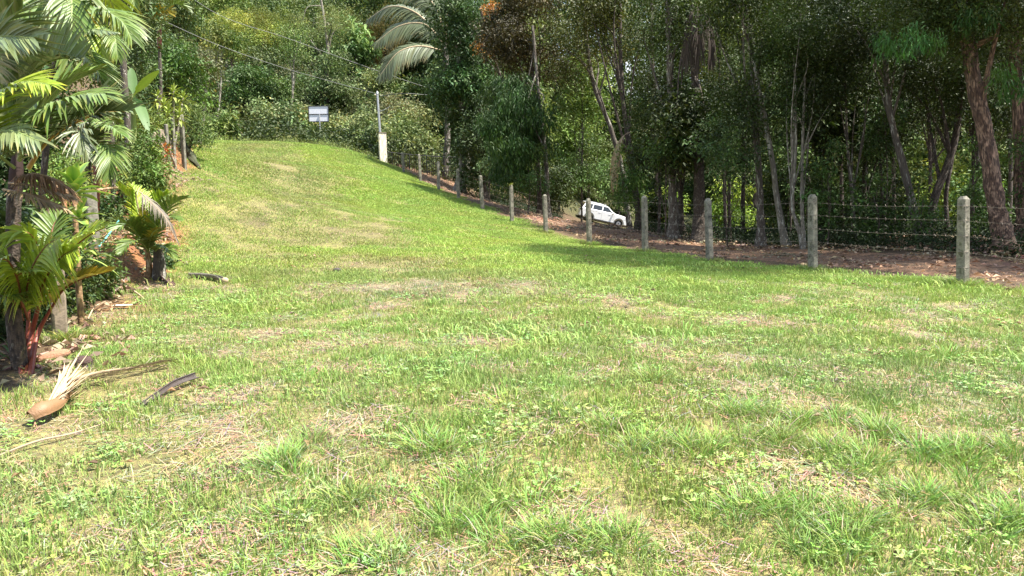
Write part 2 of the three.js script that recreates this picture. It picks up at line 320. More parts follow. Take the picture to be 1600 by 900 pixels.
function patchGeo(seed, size, n, h, w, lean, dry) {
  const R = rng(seed), b = new MB();
  for (let i = 0; i < n; i++) {
    const r = Math.sqrt(R()) * size / 2, a = R() * 6.283, d = R() < dry;
    const col = d ? STRAW[Math.floor(R() * 3)] : GREENS[Math.floor(R() * 4)];
    blade(b, R, r * Math.cos(a), r * Math.sin(a), h * (0.45 + R() * 0.8) * (d ? 0.6 : 1), w * (0.7 + R() * 0.6), lean * (0.3 + R()), col, -0.01);
  }
  return b.geo();
}
function tuftGeo(seed, rad, n, h, w) {
  const R = rng(seed), b = new MB();
  for (let i = 0; i < n; i++) {
    const r = Math.sqrt(R()) * rad, a = R() * 6.283, hh = h * (0.5 + R() * 0.7), out = 0.25 + r / rad * 0.55, la = a + (R() - 0.5), x = r * Math.cos(a), z = r * Math.sin(a), f = R() * 6.283, dx = Math.cos(f) * w / 2, dz = Math.sin(f) * w / 2;
    const c = (R() < 0.1 ? STRAW[0] : [[0.24, 0.34, 0.08], [0.2, 0.3, 0.07], [0.29, 0.38, 0.09]][Math.floor(R() * 3)]).map((q) => q * (0.8 + R() * 0.4));
    const L = (s) => [x + Math.cos(la) * out * hh * s * s, hh * (s - 0.25 * s * s) - 0.01, z + Math.sin(la) * out * hh * s * s];
    let prev = null;
    for (const [s, k] of [[0, 0.8], [0.45, 1], [0.8, 0.7]]) { const q = L(s), m = [b.v(q[0] - dx * k, q[1], q[2] - dz * k, c), b.v(q[0] + dx * k, q[1], q[2] + dz * k, c)]; if (prev) { b.t(prev[0], prev[1], m[0]); b.t(prev[1], m[1], m[0]); } prev = m; }
    const q = L(1.08), t = b.v(...q, c); b.t(prev[0], prev[1], t);
  }
  return b.geo();
}
function weedGeo(seed, size, n, len, wid) {                               // low broad-leaved weeds
  const R = rng(seed), b = new MB();
  for (let k = 0; k < n; k++) {
    const r = Math.sqrt(R()) * size / 2, a = R() * 6.283, cx = r * Math.cos(a), cz = r * Math.sin(a), m = 3 + Math.floor(R() * 4), h0 = 0.01 + R() * 0.035, col = [[0.28, 0.39, 0.09], [0.24, 0.35, 0.07], [0.32, 0.41, 0.14]][Math.floor(R() * 3)].map((q) => q * (0.8 + 0.4 * R()));
    for (let i = 0; i < m; i++) {
      const f = R() * 6.283, L = len * (0.6 + R() * 0.8), W = wid * (0.7 + R() * 0.6), up = 0.15 + R() * 0.5, c = Math.cos(f), s = Math.sin(f);
      const p0 = b.v(cx, h0, cz, col), pl = b.v(cx + c * L * 0.5 - s * W / 2, h0 + L * up * 0.6, cz + s * L * 0.5 + c * W / 2, col), pr = b.v(cx + c * L * 0.5 + s * W / 2, h0 + L * up * 0.6, cz + s * L * 0.5 - c * W / 2, col), t = b.v(cx + c * L, h0 + L * up * 0.7, cz + s * L, col);
      b.t(p0, pr, t); b.t(p0, t, pl);
    }
  }
  return b.geo();
}
function strawGeo(seed, size, n) {
  const R = rng(seed), b = new MB();
  for (let k = 0; k < n; k++) {
    const r = Math.sqrt(R()) * size / 2, a = R() * 6.283, f = R() * 6.283, L = 0.04 + R() * 0.09, w = 0.0008 + R() * 0.0014, x = r * Math.cos(a), z = r * Math.sin(a), y = 0.004 + R() * 0.02, c = STRAW[Math.floor(R() * 3)].map((q) => q * (0.6 + R() * 0.7)), dx = Math.cos(f) * L / 2, dz = Math.sin(f) * L / 2, wx = -Math.sin(f) * w, wz = Math.cos(f) * w;
    const tilt = (R() - 0.4) * 0.03, p = b.v(x - dx - wx, y, z - dz - wz, c), q = b.v(x - dx + wx, y, z - dz + wz, c), s = b.v(x + dx + wx, y + tilt, z + dz + wz, c), t = b.v(x + dx - wx, y + tilt, z + dz - wz, c);
    b.t(p, q, s); b.t(p, s, t);
  }
  return b.geo();
}
const _m = new THREE.Matrix4(), _q = new THREE.Quaternion(), _q2 = new THREE.Quaternion(), _s = V(1, 1, 1), UP = V(0, 1, 0);
function instanced(name, geo, mat, list, parent) {                         // list: [position, quaternion, scale, colour]
  const im = new THREE.InstancedMesh(geo, mat, list.length); im.name = name; im.castShadow = im.receiveShadow = true;
  list.forEach(([p, q, s, c], i) => { im.setMatrixAt(i, _m.compose(p, q, s.isVector3 ? s : _s.setScalar(s))); im.setColorAt(i, c); });
  (parent ?? scene).add(im); return im;
}
function onGround(R, x, z, s, c, sink = 0) { const n = normalAt(x, z); return [V(x, H(x, z) - sink, z), new THREE.Quaternion().setFromUnitVectors(UP, n).multiply(new THREE.Quaternion().setFromAxisAngle(UP, R() * 6.283)), s, c]; }
function sow(seed, D0, D1, perM2, accept, cb, wide = 0.74) {
  const R = rng(seed), steps = Math.ceil((D1 - D0) / 0.5);
  for (let k = 0; k < steps; k++) {
    const d0 = D0 + (D1 - D0) * k / steps, d1 = D0 + (D1 - D0) * (k + 1) / steps, half = wide * d1 + 0.6, n = (d1 - d0) * 2 * half * perM2;
    for (let i = 0; i < n; i++) { const z = -lerp(d0, d1, R()), x = (R() * 2 - 1) * half; if (accept(x, z, R)) cb(x, z, R); }
  }
}
{
  const grass = { a: [], b: [], c: [], far: [], fara: [], tuft: [], tuft2: [], weed: [], weed2: [], straw: [] };
  const tint = (x, z, R) => { const n = fbm(x * 0.4, z * 0.4, 70, 3), lime = smooth(-z, 6, 15), w = wornAt(x, z); return C((0.95 + n * 0.22 + 0.06 * lime - w * 0.05) * (0.88 + R() * 0.24), (1 + n * 0.15 + 0.07 * lime - w * 0.3) * (0.88 + R() * 0.24), (1.05 - n * 0.2 - lime * 0.2 + w * 0.3)); };
  const mid = ground(800, 600), cool = (x, z) => Math.max(smooth(fbm(x * 0.5 + 9, z * 0.5, 33, 3), -0.12, 0.14), smooth(Math.hypot((x - mid.x) / 1.9, (z - mid.z) / 1.5) + fbm(x, z, 3, 3) * 0.6, 1.1, 0.7));
  sow(11, 2.2, 13, 48, (x, z, R) => R() < lawnAt(x, z) * (1 - 0.9 * bareAt(x, z)) * (0.3 + 0.7 * cool(x, z)), (x, z, R) => grass[R() < 0.5 ? 'a' : 'b'].push(onGround(R, x, z, 0.75 + R() * 0.6, tint(x, z, R))));
  sow(12, 2.2, 13, 36, (x, z, R) => R() < lawnAt(x, z) * 0.8, (x, z, R) => grass.c.push(onGround(R, x, z, 0.6 + R() * 0.5, tint(x, z, R))));
  sow(13, 12, 30, 9, (x, z, R) => R() < lawnAt(x, z) * (1 - 0.55 * bareAt(x, z) - 0.3 * wornAt(x, z)), (x, z, R) => grass.far.push(onGround(R, x, z, 0.8 + R() * 0.5, tint(x, z, R))));
  sow(14, 28, 56, 3.2, (x, z, R) => R() < lawnAt(x, z) * (1 - 0.5 * bareAt(x, z) - 0.3 * wornAt(x, z)), (x, z, R) => grass.fara.push(onGround(R, x, z, 0.8 + R() * 0.5, tint(x, z, R))), 0.5);
  const clump = (x, z) => 0.4 * smooth(fbm(x * 0.9 + 31, z * 0.9, 81, 3), 0.1, 0.24) * smooth(-z, 9.5, 6.5);
  sow(15, 2.2, 9.5, 11, (x, z, R) => R() < clump(x, z) * lawnAt(x, z), (x, z, R) => grass[R() < 0.5 ? 'tuft' : 'tuft2'].push(onGround(R, x, z, 0.7 + R() * 0.7, C(0.9 + R() * 0.3, 0.95 + R() * 0.2, 0.9 + R() * 0.3))));
  sow(16, 2.2, 12, 6.5, (x, z, R) => R() < lawnAt(x, z) * (0.45 + 0.5 * smooth(fbm(x * 0.6, z * 0.6, 55, 3), -0.05, 0.2)), (x, z, R) => grass.weed.push(onGround(R, x, z, 0.7 + R() * 0.6, tint(x, z, R))));
  sow(17, 6, 20, 7, (x, z, R) => R() < lawnAt(x, z) * smooth(fbm(x * 0.35, z * 0.35, 65, 3) + x * 0.02, -0.02, 0.2), (x, z, R) => grass.weed2.push(onGround(R, x, z, 0.7 + R() * 0.7, tint(x, z, R))));
  sow(18, 2.2, 12, 14, (x, z, R) => R() < lawnAt(x, z) * (0.35 + 0.65 * bareAt(x, z)), (x, z, R) => grass.straw.push(onGround(R, x, z, 0.8 + R() * 0.6, C(0.85 + R() * 0.3, 0.85 + R() * 0.25, 0.85 + R() * 0.2))));
  { // the coarse bunches that stand out of the mown lawn near the camera
    const R = rng(19);
    for (const [px, py, n] of [[1180, 640, 9], [1285, 650, 9], [1310, 700, 6], [1385, 672, 10], [1475, 700, 12], [1205, 690, 9], [1100, 685, 8], [1350, 722, 8], [1425, 782, 9], [1500, 770, 10], [1225, 792, 12], [1310, 806, 12], [1565, 812, 12], [1140, 792, 8], [1290, 852, 12], [905, 850, 7], [945, 832, 8], [735, 745, 8], [810, 775, 8], [715, 805, 8], [560, 770, 7], [450, 722, 7], [490, 692, 7], [835, 835, 7], [560, 872, 8], [420, 790, 7], [1560, 690, 7], [860, 640, 5], [960, 660, 6], [1020, 700, 6], [660, 690, 5]]) {
      const c = ground(px, py + 12);
      for (let i = 0; i < n; i++) { const a = R() * 6.283, r = Math.sqrt(R()) * 0.15; grass[R() < 0.5 ? 'tuft' : 'tuft2'].push(onGround(R, c.x + Math.cos(a) * r * 1.3, c.z + Math.sin(a) * r, 0.75 + R() * 0.5, C(0.85 + R() * 0.25, 0.95 + R() * 0.2, 0.9 + R() * 0.3))); }
    }
  }
  {
    const R = rng(20);
    for (const [x, y, D] of [[1504, 447, 11.7], [1270, 424, 14.6], [1109, 410, 17.6], [1008, 394, 20.3], [921, 383, 23.3], [853, 363, 26.3], [95, 540, 7.6]]) {
      const c = at(x, y, D);
      for (let i = 0; i < 15; i++) { const a = R() * 6.283, r = 0.08 + R() * 0.16; grass.tuft.push(onGround(R, c.x + Math.cos(a) * r, c.z + Math.sin(a) * r, 0.8 + R() * 0.9, C(0.85 + R() * 0.4, 0.9 + R() * 0.2, 0.9 + R() * 0.3))); }
    }
  }
  const root = new THREE.Group(); root.name = 'grass'; tag(root, 'patchy mown green grass of the sloping lawn', 'grass', null, 'stuff'); scene.add(root);
  instanced('grass_blades', patchGeo(1, 0.32, 95, 0.085, 0.0055, 0.55, 0.08), M.grass, grass.a, root);
  instanced('grass_blades', patchGeo(2, 0.32, 95, 0.065, 0.006, 0.7, 0.12), M.grass, grass.b, root);
  instanced('grass_blades', patchGeo(3, 0.4, 90, 0.04, 0.0055, 0.8, 0.16), M.grass, grass.c, root);
  instanced('grass_blades', patchGeo(4, 0.8, 240, 0.055, 0.011, 0.7, 0.07), M.grass, grass.far, root);
  instanced('grass_blades', patchGeo(5, 1.7, 420, 0.06, 0.022, 0.7, 0.06), M.grass, grass.fara, root);
  instanced('grass_tufts', tuftGeo(6, 0.09, 64, 0.115, 0.005), M.grass, grass.tuft, root);
  instanced('grass_tufts', tuftGeo(7, 0.07, 44, 0.09, 0.0048), M.grass, grass.tuft2, root);
  instanced('small_weeds', weedGeo(8, 0.4, 24, 0.026, 0.013), M.grass, grass.weed, root);
  instanced('broad_grass', patchGeo(9, 0.6, 26, 0.11, 0.013, 1.1, 0.0), M.grass, grass.weed2, root);
  instanced('dry_straw', strawGeo(10, 0.45, 110), M.grass, grass.straw, root);
}
// fallen leaves on the drive and under the trees
{
  const list = [], loose = [], R = rng(91), b = new MB();
  for (let k = 0; k < 26; k++) {
    const x = (R() - 0.5) * 0.9, z = (R() - 0.5) * 0.9, f = R() * 6.283, L = 0.05 + R() * 0.07, W = L * 0.45, y = 0.01 + R() * 0.02, c = [[0.34, 0.24, 0.15], [0.26, 0.17, 0.11], [0.44, 0.33, 0.22], [0.18, 0.13, 0.09]][Math.floor(R() * 4)], cs = Math.cos(f), sn = Math.sin(f);
    const p = b.v(x, y, z, c), l = b.v(x + cs * L / 2 - sn * W / 2, y + R() * 0.04, z + sn * L / 2 + cs * W / 2, c), t = b.v(x + cs * L, y + R() * 0.03, z + sn * L, c), r = b.v(x + cs * L / 2 + sn * W / 2, y + R() * 0.04, z + sn * L / 2 - cs * W / 2, c);
    b.t(p, r, t); b.t(p, t, l);
  }
  sow(92, 9, 56, 2.4, (x, z) => { const s = fenceSide(x, z); return s > 0.9 && s < 9 && (s > 4.6 || noise(x * 0.8, z * 0.8, 12) > -0.08); }, (x, z, r) => list.push(onGround(r, x, z, 0.8 + r() * 0.8, C(0.8 + r() * 0.4, 0.8 + r() * 0.35, 0.8 + r() * 0.3), -0.035)), 0.95);
  sow(93, 3, 24, 3.5, (x, z) => { const e = x - edgeX(z); return e < 0.1 && e > -5; }, (x, z, r) => list.push(onGround(r, x, z, 0.8 + r() * 0.8, C(0.8 + r() * 0.4, 0.8 + r() * 0.35, 0.8 + r() * 0.3))), 0.95);
  sow(94, 2.6, 26, 0.55, (x, z) => lawnCover(x, z) > 0.5, (x, z, r) => { const k = 0.4 + r() * 0.8; loose.push(onGround(r, x, z, 0.5 + r() * 0.8, C(k, k, k), -0.015)); }, 0.74);
  const lb = new MB(); for (let k = 0; k < 3; k++) { const x = k * 0.09 - 0.1, z = (k % 2) * 0.13, L = 0.06 + k * 0.012, W = L * 0.5, c = [[0.34, 0.2, 0.1], [0.42, 0.3, 0.18], [0.16, 0.1, 0.06]][k], p = lb.v(x, 0.02, z, c), l = lb.v(x + L / 2, 0.035, z + W / 2, c), t = lb.v(x + L, 0.02, z + 0.01, c), q = lb.v(x + L / 2, 0.04, z - W / 2, c); lb.t(p, l, t); lb.t(p, t, q); }
  tag(instanced('loose_leaves', lb.geo(), M.grass, loose), 'single dead leaves scattered over the lawn', 'leaf litter', null, 'stuff');
  const m = instanced('fallen_leaves', b.geo(), M.grass, list); tag(m, 'brown fallen leaves strewn over the drive and under the trees', 'leaf litter', null, 'stuff');
}

// ---------------------------------------------------------------- foliage
function leaf2(b, p, d, n, L, W, fold, droop, col) {                        // folded leaf of two halves, 4 triangles
  const s = new THREE.Vector3().crossVectors(d, n).normalize(), nn = new THREE.Vector3().crossVectors(s, d).normalize();
  const P = (t, w, f) => { const q = p.clone().addScaledVector(d, L * t).addScaledVector(s, W * w).addScaledVector(nn, f * W); q.y -= droop * L * t * t; return b.v(q.x, q.y, q.z, col); };
  const a = P(0, 0, 0), m = P(0.5, 0, 0), t = P(1, 0, 0), l = P(0.42, -0.5, fold), r = P(0.42, 0.5, fold);
  b.t(a, r, m); b.t(m, r, t); b.t(a, m, l); b.t(m, t, l);
}
const rdir = (R) => { const y = R() * 2 - 1, a = R() * 6.283, r = Math.sqrt(1 - y * y); return V(r * Math.cos(a), y, r * Math.sin(a)); };
function sprig(seed, n, rad, L, W, droop, upBias = 0.9, dirDown = 0) {
  const R = rng(seed), b = new MB();
  for (let i = 0; i < n; i++) {
    const o = rdir(R), p = o.clone().multiplyScalar(rad * Math.cbrt(R()) * 0.9), d = o.clone().multiplyScalar(0.6).add(rdir(R)).add(V(0, -dirDown, 0)).normalize(), nrm = rdir(R).multiplyScalar(0.7).add(V(0, upBias, 0)).normalize(), k = 0.72 + R() * 0.5;
    if (Math.abs(d.dot(nrm)) > 0.95) nrm.x += 0.6;
    leaf2(b, p, d, nrm, L * (0.6 + R() * 0.7), W * (0.7 + R() * 0.6), 0.12 + R() * 0.15, droop, [k * (0.92 + R() * 0.2), k, k * (0.8 + R() * 0.35)]);
  }
  return b.geo();
}
const SPRIG = {
  broad: [sprig(101, 20, 0.42, 0.2, 0.085, 0.25), sprig(102, 20, 0.42, 0.17, 0.08, 0.3)],
  small: [sprig(103, 34, 0.4, 0.11, 0.05, 0.2), sprig(104, 34, 0.4, 0.12, 0.045, 0.2)],
  droop: [sprig(105, 18, 0.42, 0.26, 0.06, 0.5, 0.5, 1.2), sprig(106, 18, 0.42, 0.24, 0.065, 0.5, 0.5, 1.0)],
  large: [sprig(107, 16, 0.5, 0.32, 0.15, 0.35), sprig(108, 16, 0.5, 0.3, 0.13, 0.3)],
  fine: [sprig(109, 46, 0.45, 0.08, 0.03, 0.1), sprig(110, 46, 0.45, 0.085, 0.03, 0.1)],
};
// crown of lobes: list of [centre, radius]; every lobe gets sprigs on its outside and fewer within
function crown(R, lobes, kind, colour, dens, scale, flat = 0.8, hi = false) {
  const out = [[], []];
  for (const [c, r] of lobes) {
    const n = Math.round(dens * (c.y > 9 && r < 2.6 && hi ? 2.0 : 1) * 26 * r * r / (scale * scale) + 4), lc = 0.62 + R() * 0.8, warm = (R() - 0.5) * 0.25;
    for (let i = 0; i < n; i++) {
      const d = rdir(R); if (d.y < -0.35 && R() < 0.45) d.y = -d.y;
      const k = r * (0.35 + 0.75 * Math.pow(R(), 0.55)) * (1 + 0.3 * noise(d.x * 2 + c.x, d.y * 2 + c.y, d.z * 2 + c.z)), p = c.clone().add(V(d.x * k, d.y * k * flat, d.z * k));
      const q = new THREE.Quaternion().setFromAxisAngle(UP, R() * 6.283); q.multiply(_q.setFromAxisAngle(V(1, 0, 0), (R() - 0.5) * 0.9));
      const b = lc * (0.8 + R() * 0.4), yl = R() < 0.05 ? 0.5 : 0;
      out[i & 1].push([p, q, scale * (0.65 + R() * 0.7), C(colour[0] * b * (1 + warm + yl + (R() - 0.5) * 0.2), colour[1] * b * (1 + yl * 0.35), colour[2] * b * (1 + (R() - 0.5) * 0.4))]);
    }
  }
  return out;
}
const crownMat = leafMat(C(1, 1, 1), { vertexColors: true, roughness: 0.6, transmission: 0.44, specularIntensity: 0.35 });
function addCrown(root, R, lobes, o) {
  const inv = root.position, [a, b] = crown(R, lobes.map(([c, r]) => [c.clone().sub(inv), r]), o.leaf, o.col, o.dens ?? 1, o.scale ?? 1, o.flat, !!o.high);
  const g = SPRIG[o.leaf ?? 'broad'];
  for (const [l, k] of [[a, 0], [b, 1]]) if (l.length) { const m = instanced('crown', g[k], crownMat, l, root); m.userData.kind = 'stuff'; }
}
/* A tree surveyed in the photo: px/D where it stands, trunk as pixels (bottom to top) and its width, the crown's box in pixels (left, top, right, bottom). */
function tree(name, label, category, o) {
  const R = newR(), D = o.D, base = o.trunk ? foot(o.trunk[0][0], D) : foot(o.px, D), root = thing(name, label, category, base, o.group), sc = D / FPX;
  const [cl, ct, cr, cb] = o.box, mid = (cl + cr) / 2, lobes = [], nl = o.lobes ?? 9, dz = (o.deep ?? 1) * (cr - cl) / 2 * sc;
  const lr = (o.lr ?? 0.3) * Math.min(cr - cl, (cb - ct) * 1.2) * sc;
  for (let i = 0; i < nl; i++) {
    let u, v, w; do { u = R() * 2 - 1; v = R() * 2 - 1; w = R() * 2 - 1; } while (u * u + v * v + w * w > 1.05);
    if (o.dome) { v = v < 0 ? v * 0.9 : v; }
    const p = at(mid + u * (cr - cl) / 2 * 0.78, (ct + cb) / 2 + v * (cb - ct) / 2 * 0.8, D); p.add(V(0, 0, w * dz * 0.8));
    lobes.push([p, lr * (0.75 + R() * 0.5)]);
  }
  for (const [x, y, z, r] of o.high ?? []) lobes.push([V(x + 0.5, y, z), r]);
  // trunk and limbs
  const tp = o.trunk ? o.trunk.map(([x, y], i) => i ? at(x, y, D + (o.dD ?? 0) * i) : base.clone().add(V(0, -0.15, 0))) : [base.clone().add(V(0, -0.15, 0)), base.clone().lerp(at(mid, (ct + cb) / 2, D), 0.5).add(V((R() - 0.5) * 0.3, 0, (R() - 0.5) * 0.3)), at(mid, lerp(ct, cb, 0.45), D)];
  const w0 = (o.tw ?? 8) * sc / 2, loc = tp.map((p) => p.clone().sub(base)); loc.splice(1, 0, loc[0].clone().lerp(loc[1], clamp(w0 * 5 / loc[0].distanceTo(loc[1]), 0.05, 0.4)));
  const rad = loc.map((_, i) => w0 * lerp(1, o.taper ?? 0.45, i / (loc.length - 1))); rad[0] *= 1.75; rad[1] *= 1.06; 
  const tr = part('trunk', tube(loc, rad, o.tw > 20 ? 14 : 9, loc.length * 6, 0.16, SEED), o.bark ?? M.barkDark, root);
  const curve = new THREE.CatmullRomCurve3(loc, false, 'centripetal');
  const limbs = Math.min(o.limbs ?? 5, lobes.length);
  for (let i = 0; i < (o.high ?? []).length; i++) { const c = lobes[nl + i][0].clone().sub(base), s = curve.getPoint(0.92), m = s.clone().lerp(c, 0.5).add(V(0, 0.4, 0)); part('limb', tube([s, m, c], [w0 * 0.3, w0 * 0.2, w0 * 0.08], 6, 8, 0.1, SEED + i), o.bark ?? M.barkDark, root); }
  for (let i = 0; i < limbs; i++) {
    const c = lobes[i][0].clone().sub(base), t0 = clamp(lerp(0.45, 0.95, R())), s = curve.getPoint(t0), m = s.clone().lerp(c, 0.5).add(V((R() - 0.5) * 0.6, 0.25, (R() - 0.5) * 0.6).multiplyScalar(sc * 40)), r = w0 * lerp(1, o.taper ?? 0.45, t0) * 0.55;
    part('limb', tube([s, m, c], [r, r * 0.6, r * 0.2], 6, 8, 0.1, SEED + i), o.bark ?? M.barkDark, root);
  }
  addCrown(root, R, lobes, o);
  if (o.sprays) addCrown(root, R, o.sprays.map(([x, y, r]) => [at(x, y, D - 1.2), r * sc]), { ...o, leaf: 'droop', col: [0.07, 0.17, 0.03], scale: 0.5, dens: 0.9 });
  return root;
}

// ---------------------------------------------------------------- right: wire fence
{
  const wires = [0.3, 0.55, 0.8, 1.04, 1.27];
  const where = ['nearest the camera, with a chamfered top, tallest in the photo', 'second from the near end, at the edge of the drive', 'third from the near end, left of the twin pale trunks', 'fourth from the near end, right of the parked car', 'fifth from the near end, in front of the parked car', 'sixth from the near end, left of the parked car', 'seventh from the near end, with a yellow-green sprig on its top', 'eighth from the near end, where the drive starts to show behind', 'ninth from the near end, in front of the right gate pillar', 'tenth from the near end, half way along the iron gate', 'eleventh from the near end, before the iron gate', 'twelfth and last, beside the whitish gate pillar'];
  const px = [[1504, 11.7], [1270, 14.6], [1109, 17.6], [1008, 20.3], [921, 23.3], [853, 26.3], [800, 29.3], [754, 32.4], [716.5, 35.6], [685.5, 38.8], [657, 42.3], [631, 45.8]];
  const tops = [], R = rng(300);
  px.forEach(([x, D], i) => {
    const y0 = [447, 424, 410, 394, 383, 363, 346, 326, 309, 294, 281, 268][i], p = at(x, y0, D); p.y = H(p.x, p.z);
    const topY = [307, 304, 310, 306, 310, 304, 289, 274, 264, 252, 241, 240][i], t = at(x, topY, D), h = Math.max(1.2, t.y - p.y), post = thing('fence_post', 'grey concrete wire-fence post ' + where[i], 'fence post', p, 'concrete posts of the wire fence');
    const w = 0.132 + R() * 0.012, b = new MB(), c = 0.018;
    const ring = (y, s, ch) => [[-1, -1], [1, -1], [1, 1], [-1, 1]].flatMap(([a, e]) => { const k = s * w / 2, q = ch; return (a * e > 0 ? [[a * (k - q), e * k], [a * k, e * (k - q)]] : [[a * k, e * (k - q)], [a * (k - q), e * k]]).map(([X, Z]) => [X, y, Z]); });
    // outline of a square shaft with chamfered edges, narrowing to a blunt point
    const oct = (y, s) => { const k = s * w / 2, q = Math.min(c, k * 0.4); return [[-k, -k + q], [-k + q, -k], [k - q, -k], [k, -k + q], [k, k - q], [k - q, k], [-k + q, k], [-k, k - q]].map(([X, Z]) => [X, y, Z]); };
    const rings = [oct(-0.25, 1.04), oct(h * 0.4, 1.0), oct(h - 0.05 - R() * 0.03, 0.96), oct(h - 0.012, 0.62), oct(h, 0.52)];
    for (let r = 0; r < rings.length - 1; r++) for (let k = 0; k < 8; k++) {
      const A = rings[r][k], B = rings[r][(k + 1) % 8], Cc = rings[r + 1][(k + 1) % 8], Dd = rings[r + 1][k], u = k * w / 2.2;
      const a = b.v(...A, null, u + i * 0.37, A[1] + i * 0.61), bb = b.v(...B, null, u + w / 2.2 + i * 0.37, B[1] + i * 0.61), cc = b.v(...Cc, null, u + w / 2.2 + i * 0.37, Cc[1] + i * 0.61), d = b.v(...Dd, null, u + i * 0.37, Dd[1] + i * 0.61); b.t(a, cc, bb); b.t(a, d, cc);
    }
    const top = rings[4].map((q) => b.v(...q, null, q[0], q[2])); for (let k = 1; k < 7; k++) b.t(top[0], top[k + 1], top[k]);
    part('shaft', b.geo(), M.concrete, post);
    post.rotation.set((R() - 0.5) * 0.05, 0.38 + (R() - 0.5) * 0.2, 0.012 + (R() - 0.5) * 0.05);
    if (i === 6) { const g = new MB(), Rr = rng(4); for (let k = 0; k < 18; k++) { const a = rdir(Rr); a.y = Math.abs(a.y) * 0.5; leaf2(g, V(0, h, 0), a.normalize(), UP, 0.14 + Rr() * 0.12, 0.06, 0.1, 0.2, [0.3, 0.34, 0.05]); } part('leaf_sprig', g.geo(), M.leafVC, post); }
    if (i < 7) for (const y of wires) part('wire_tie', new THREE.TorusGeometry(w * 0.56, 0.003, 5, 14).rotateX(Math.PI / 2).translate(0, y * h / 1.42, 0), M.wire, post);
    tops.push({ p, h, n: V(-0.93, 0, 0.37).multiplyScalar(0.088) });
  });
  const D0 = 8.6, x0 = fenceX(D0); const beyond = { p: V(x0, H(x0, -D0), -D0), h: 1.42, n: tops[0].n }, line = [beyond, ...tops];
  const kinds = ['lowest', 'second lowest', 'middle', 'second highest', 'topmost'];
  wires.forEach((y, k) => {
    const geos = [];
    for (let i = 0; i < line.length - 1; i++) {
      const A = line[i], B = line[i + 1], a = A.p.clone().add(A.n).add(V(0, y * A.h / 1.42, 0)), b = B.p.clone().add(B.n).add(V(0, y * B.h / 1.42, 0)), m = a.clone().lerp(b, 0.5).add(V(0, -0.015 - R() * 0.025, 0));
      geos.push(tube([a, m, b], [0.0021, 0.0021], 5, 8, 0, 1, false));
      if (i < 5) for (let t = 0.07; t < 1; t += 0.06) { const q = a.clone().lerp(b, t); q.y += -0.06 * t * (1 - t); for (const s of [-1, 1]) geos.push(new THREE.CylinderGeometry(0.0018, 0.0018, 0.045, 4).rotateZ(s * 0.7).rotateY(R() * 3).translate(q.x, q.y, q.z)); }
    }
    const m = part('barbed_wire', merge(geos), M.wire, scene); m.name = numbered('barbed_wire'); tag(m, kinds[k] + ' of the five rusty barbed wires strung between the concrete posts', 'barbed wire', 'barbed wires of the fence');
  });
}

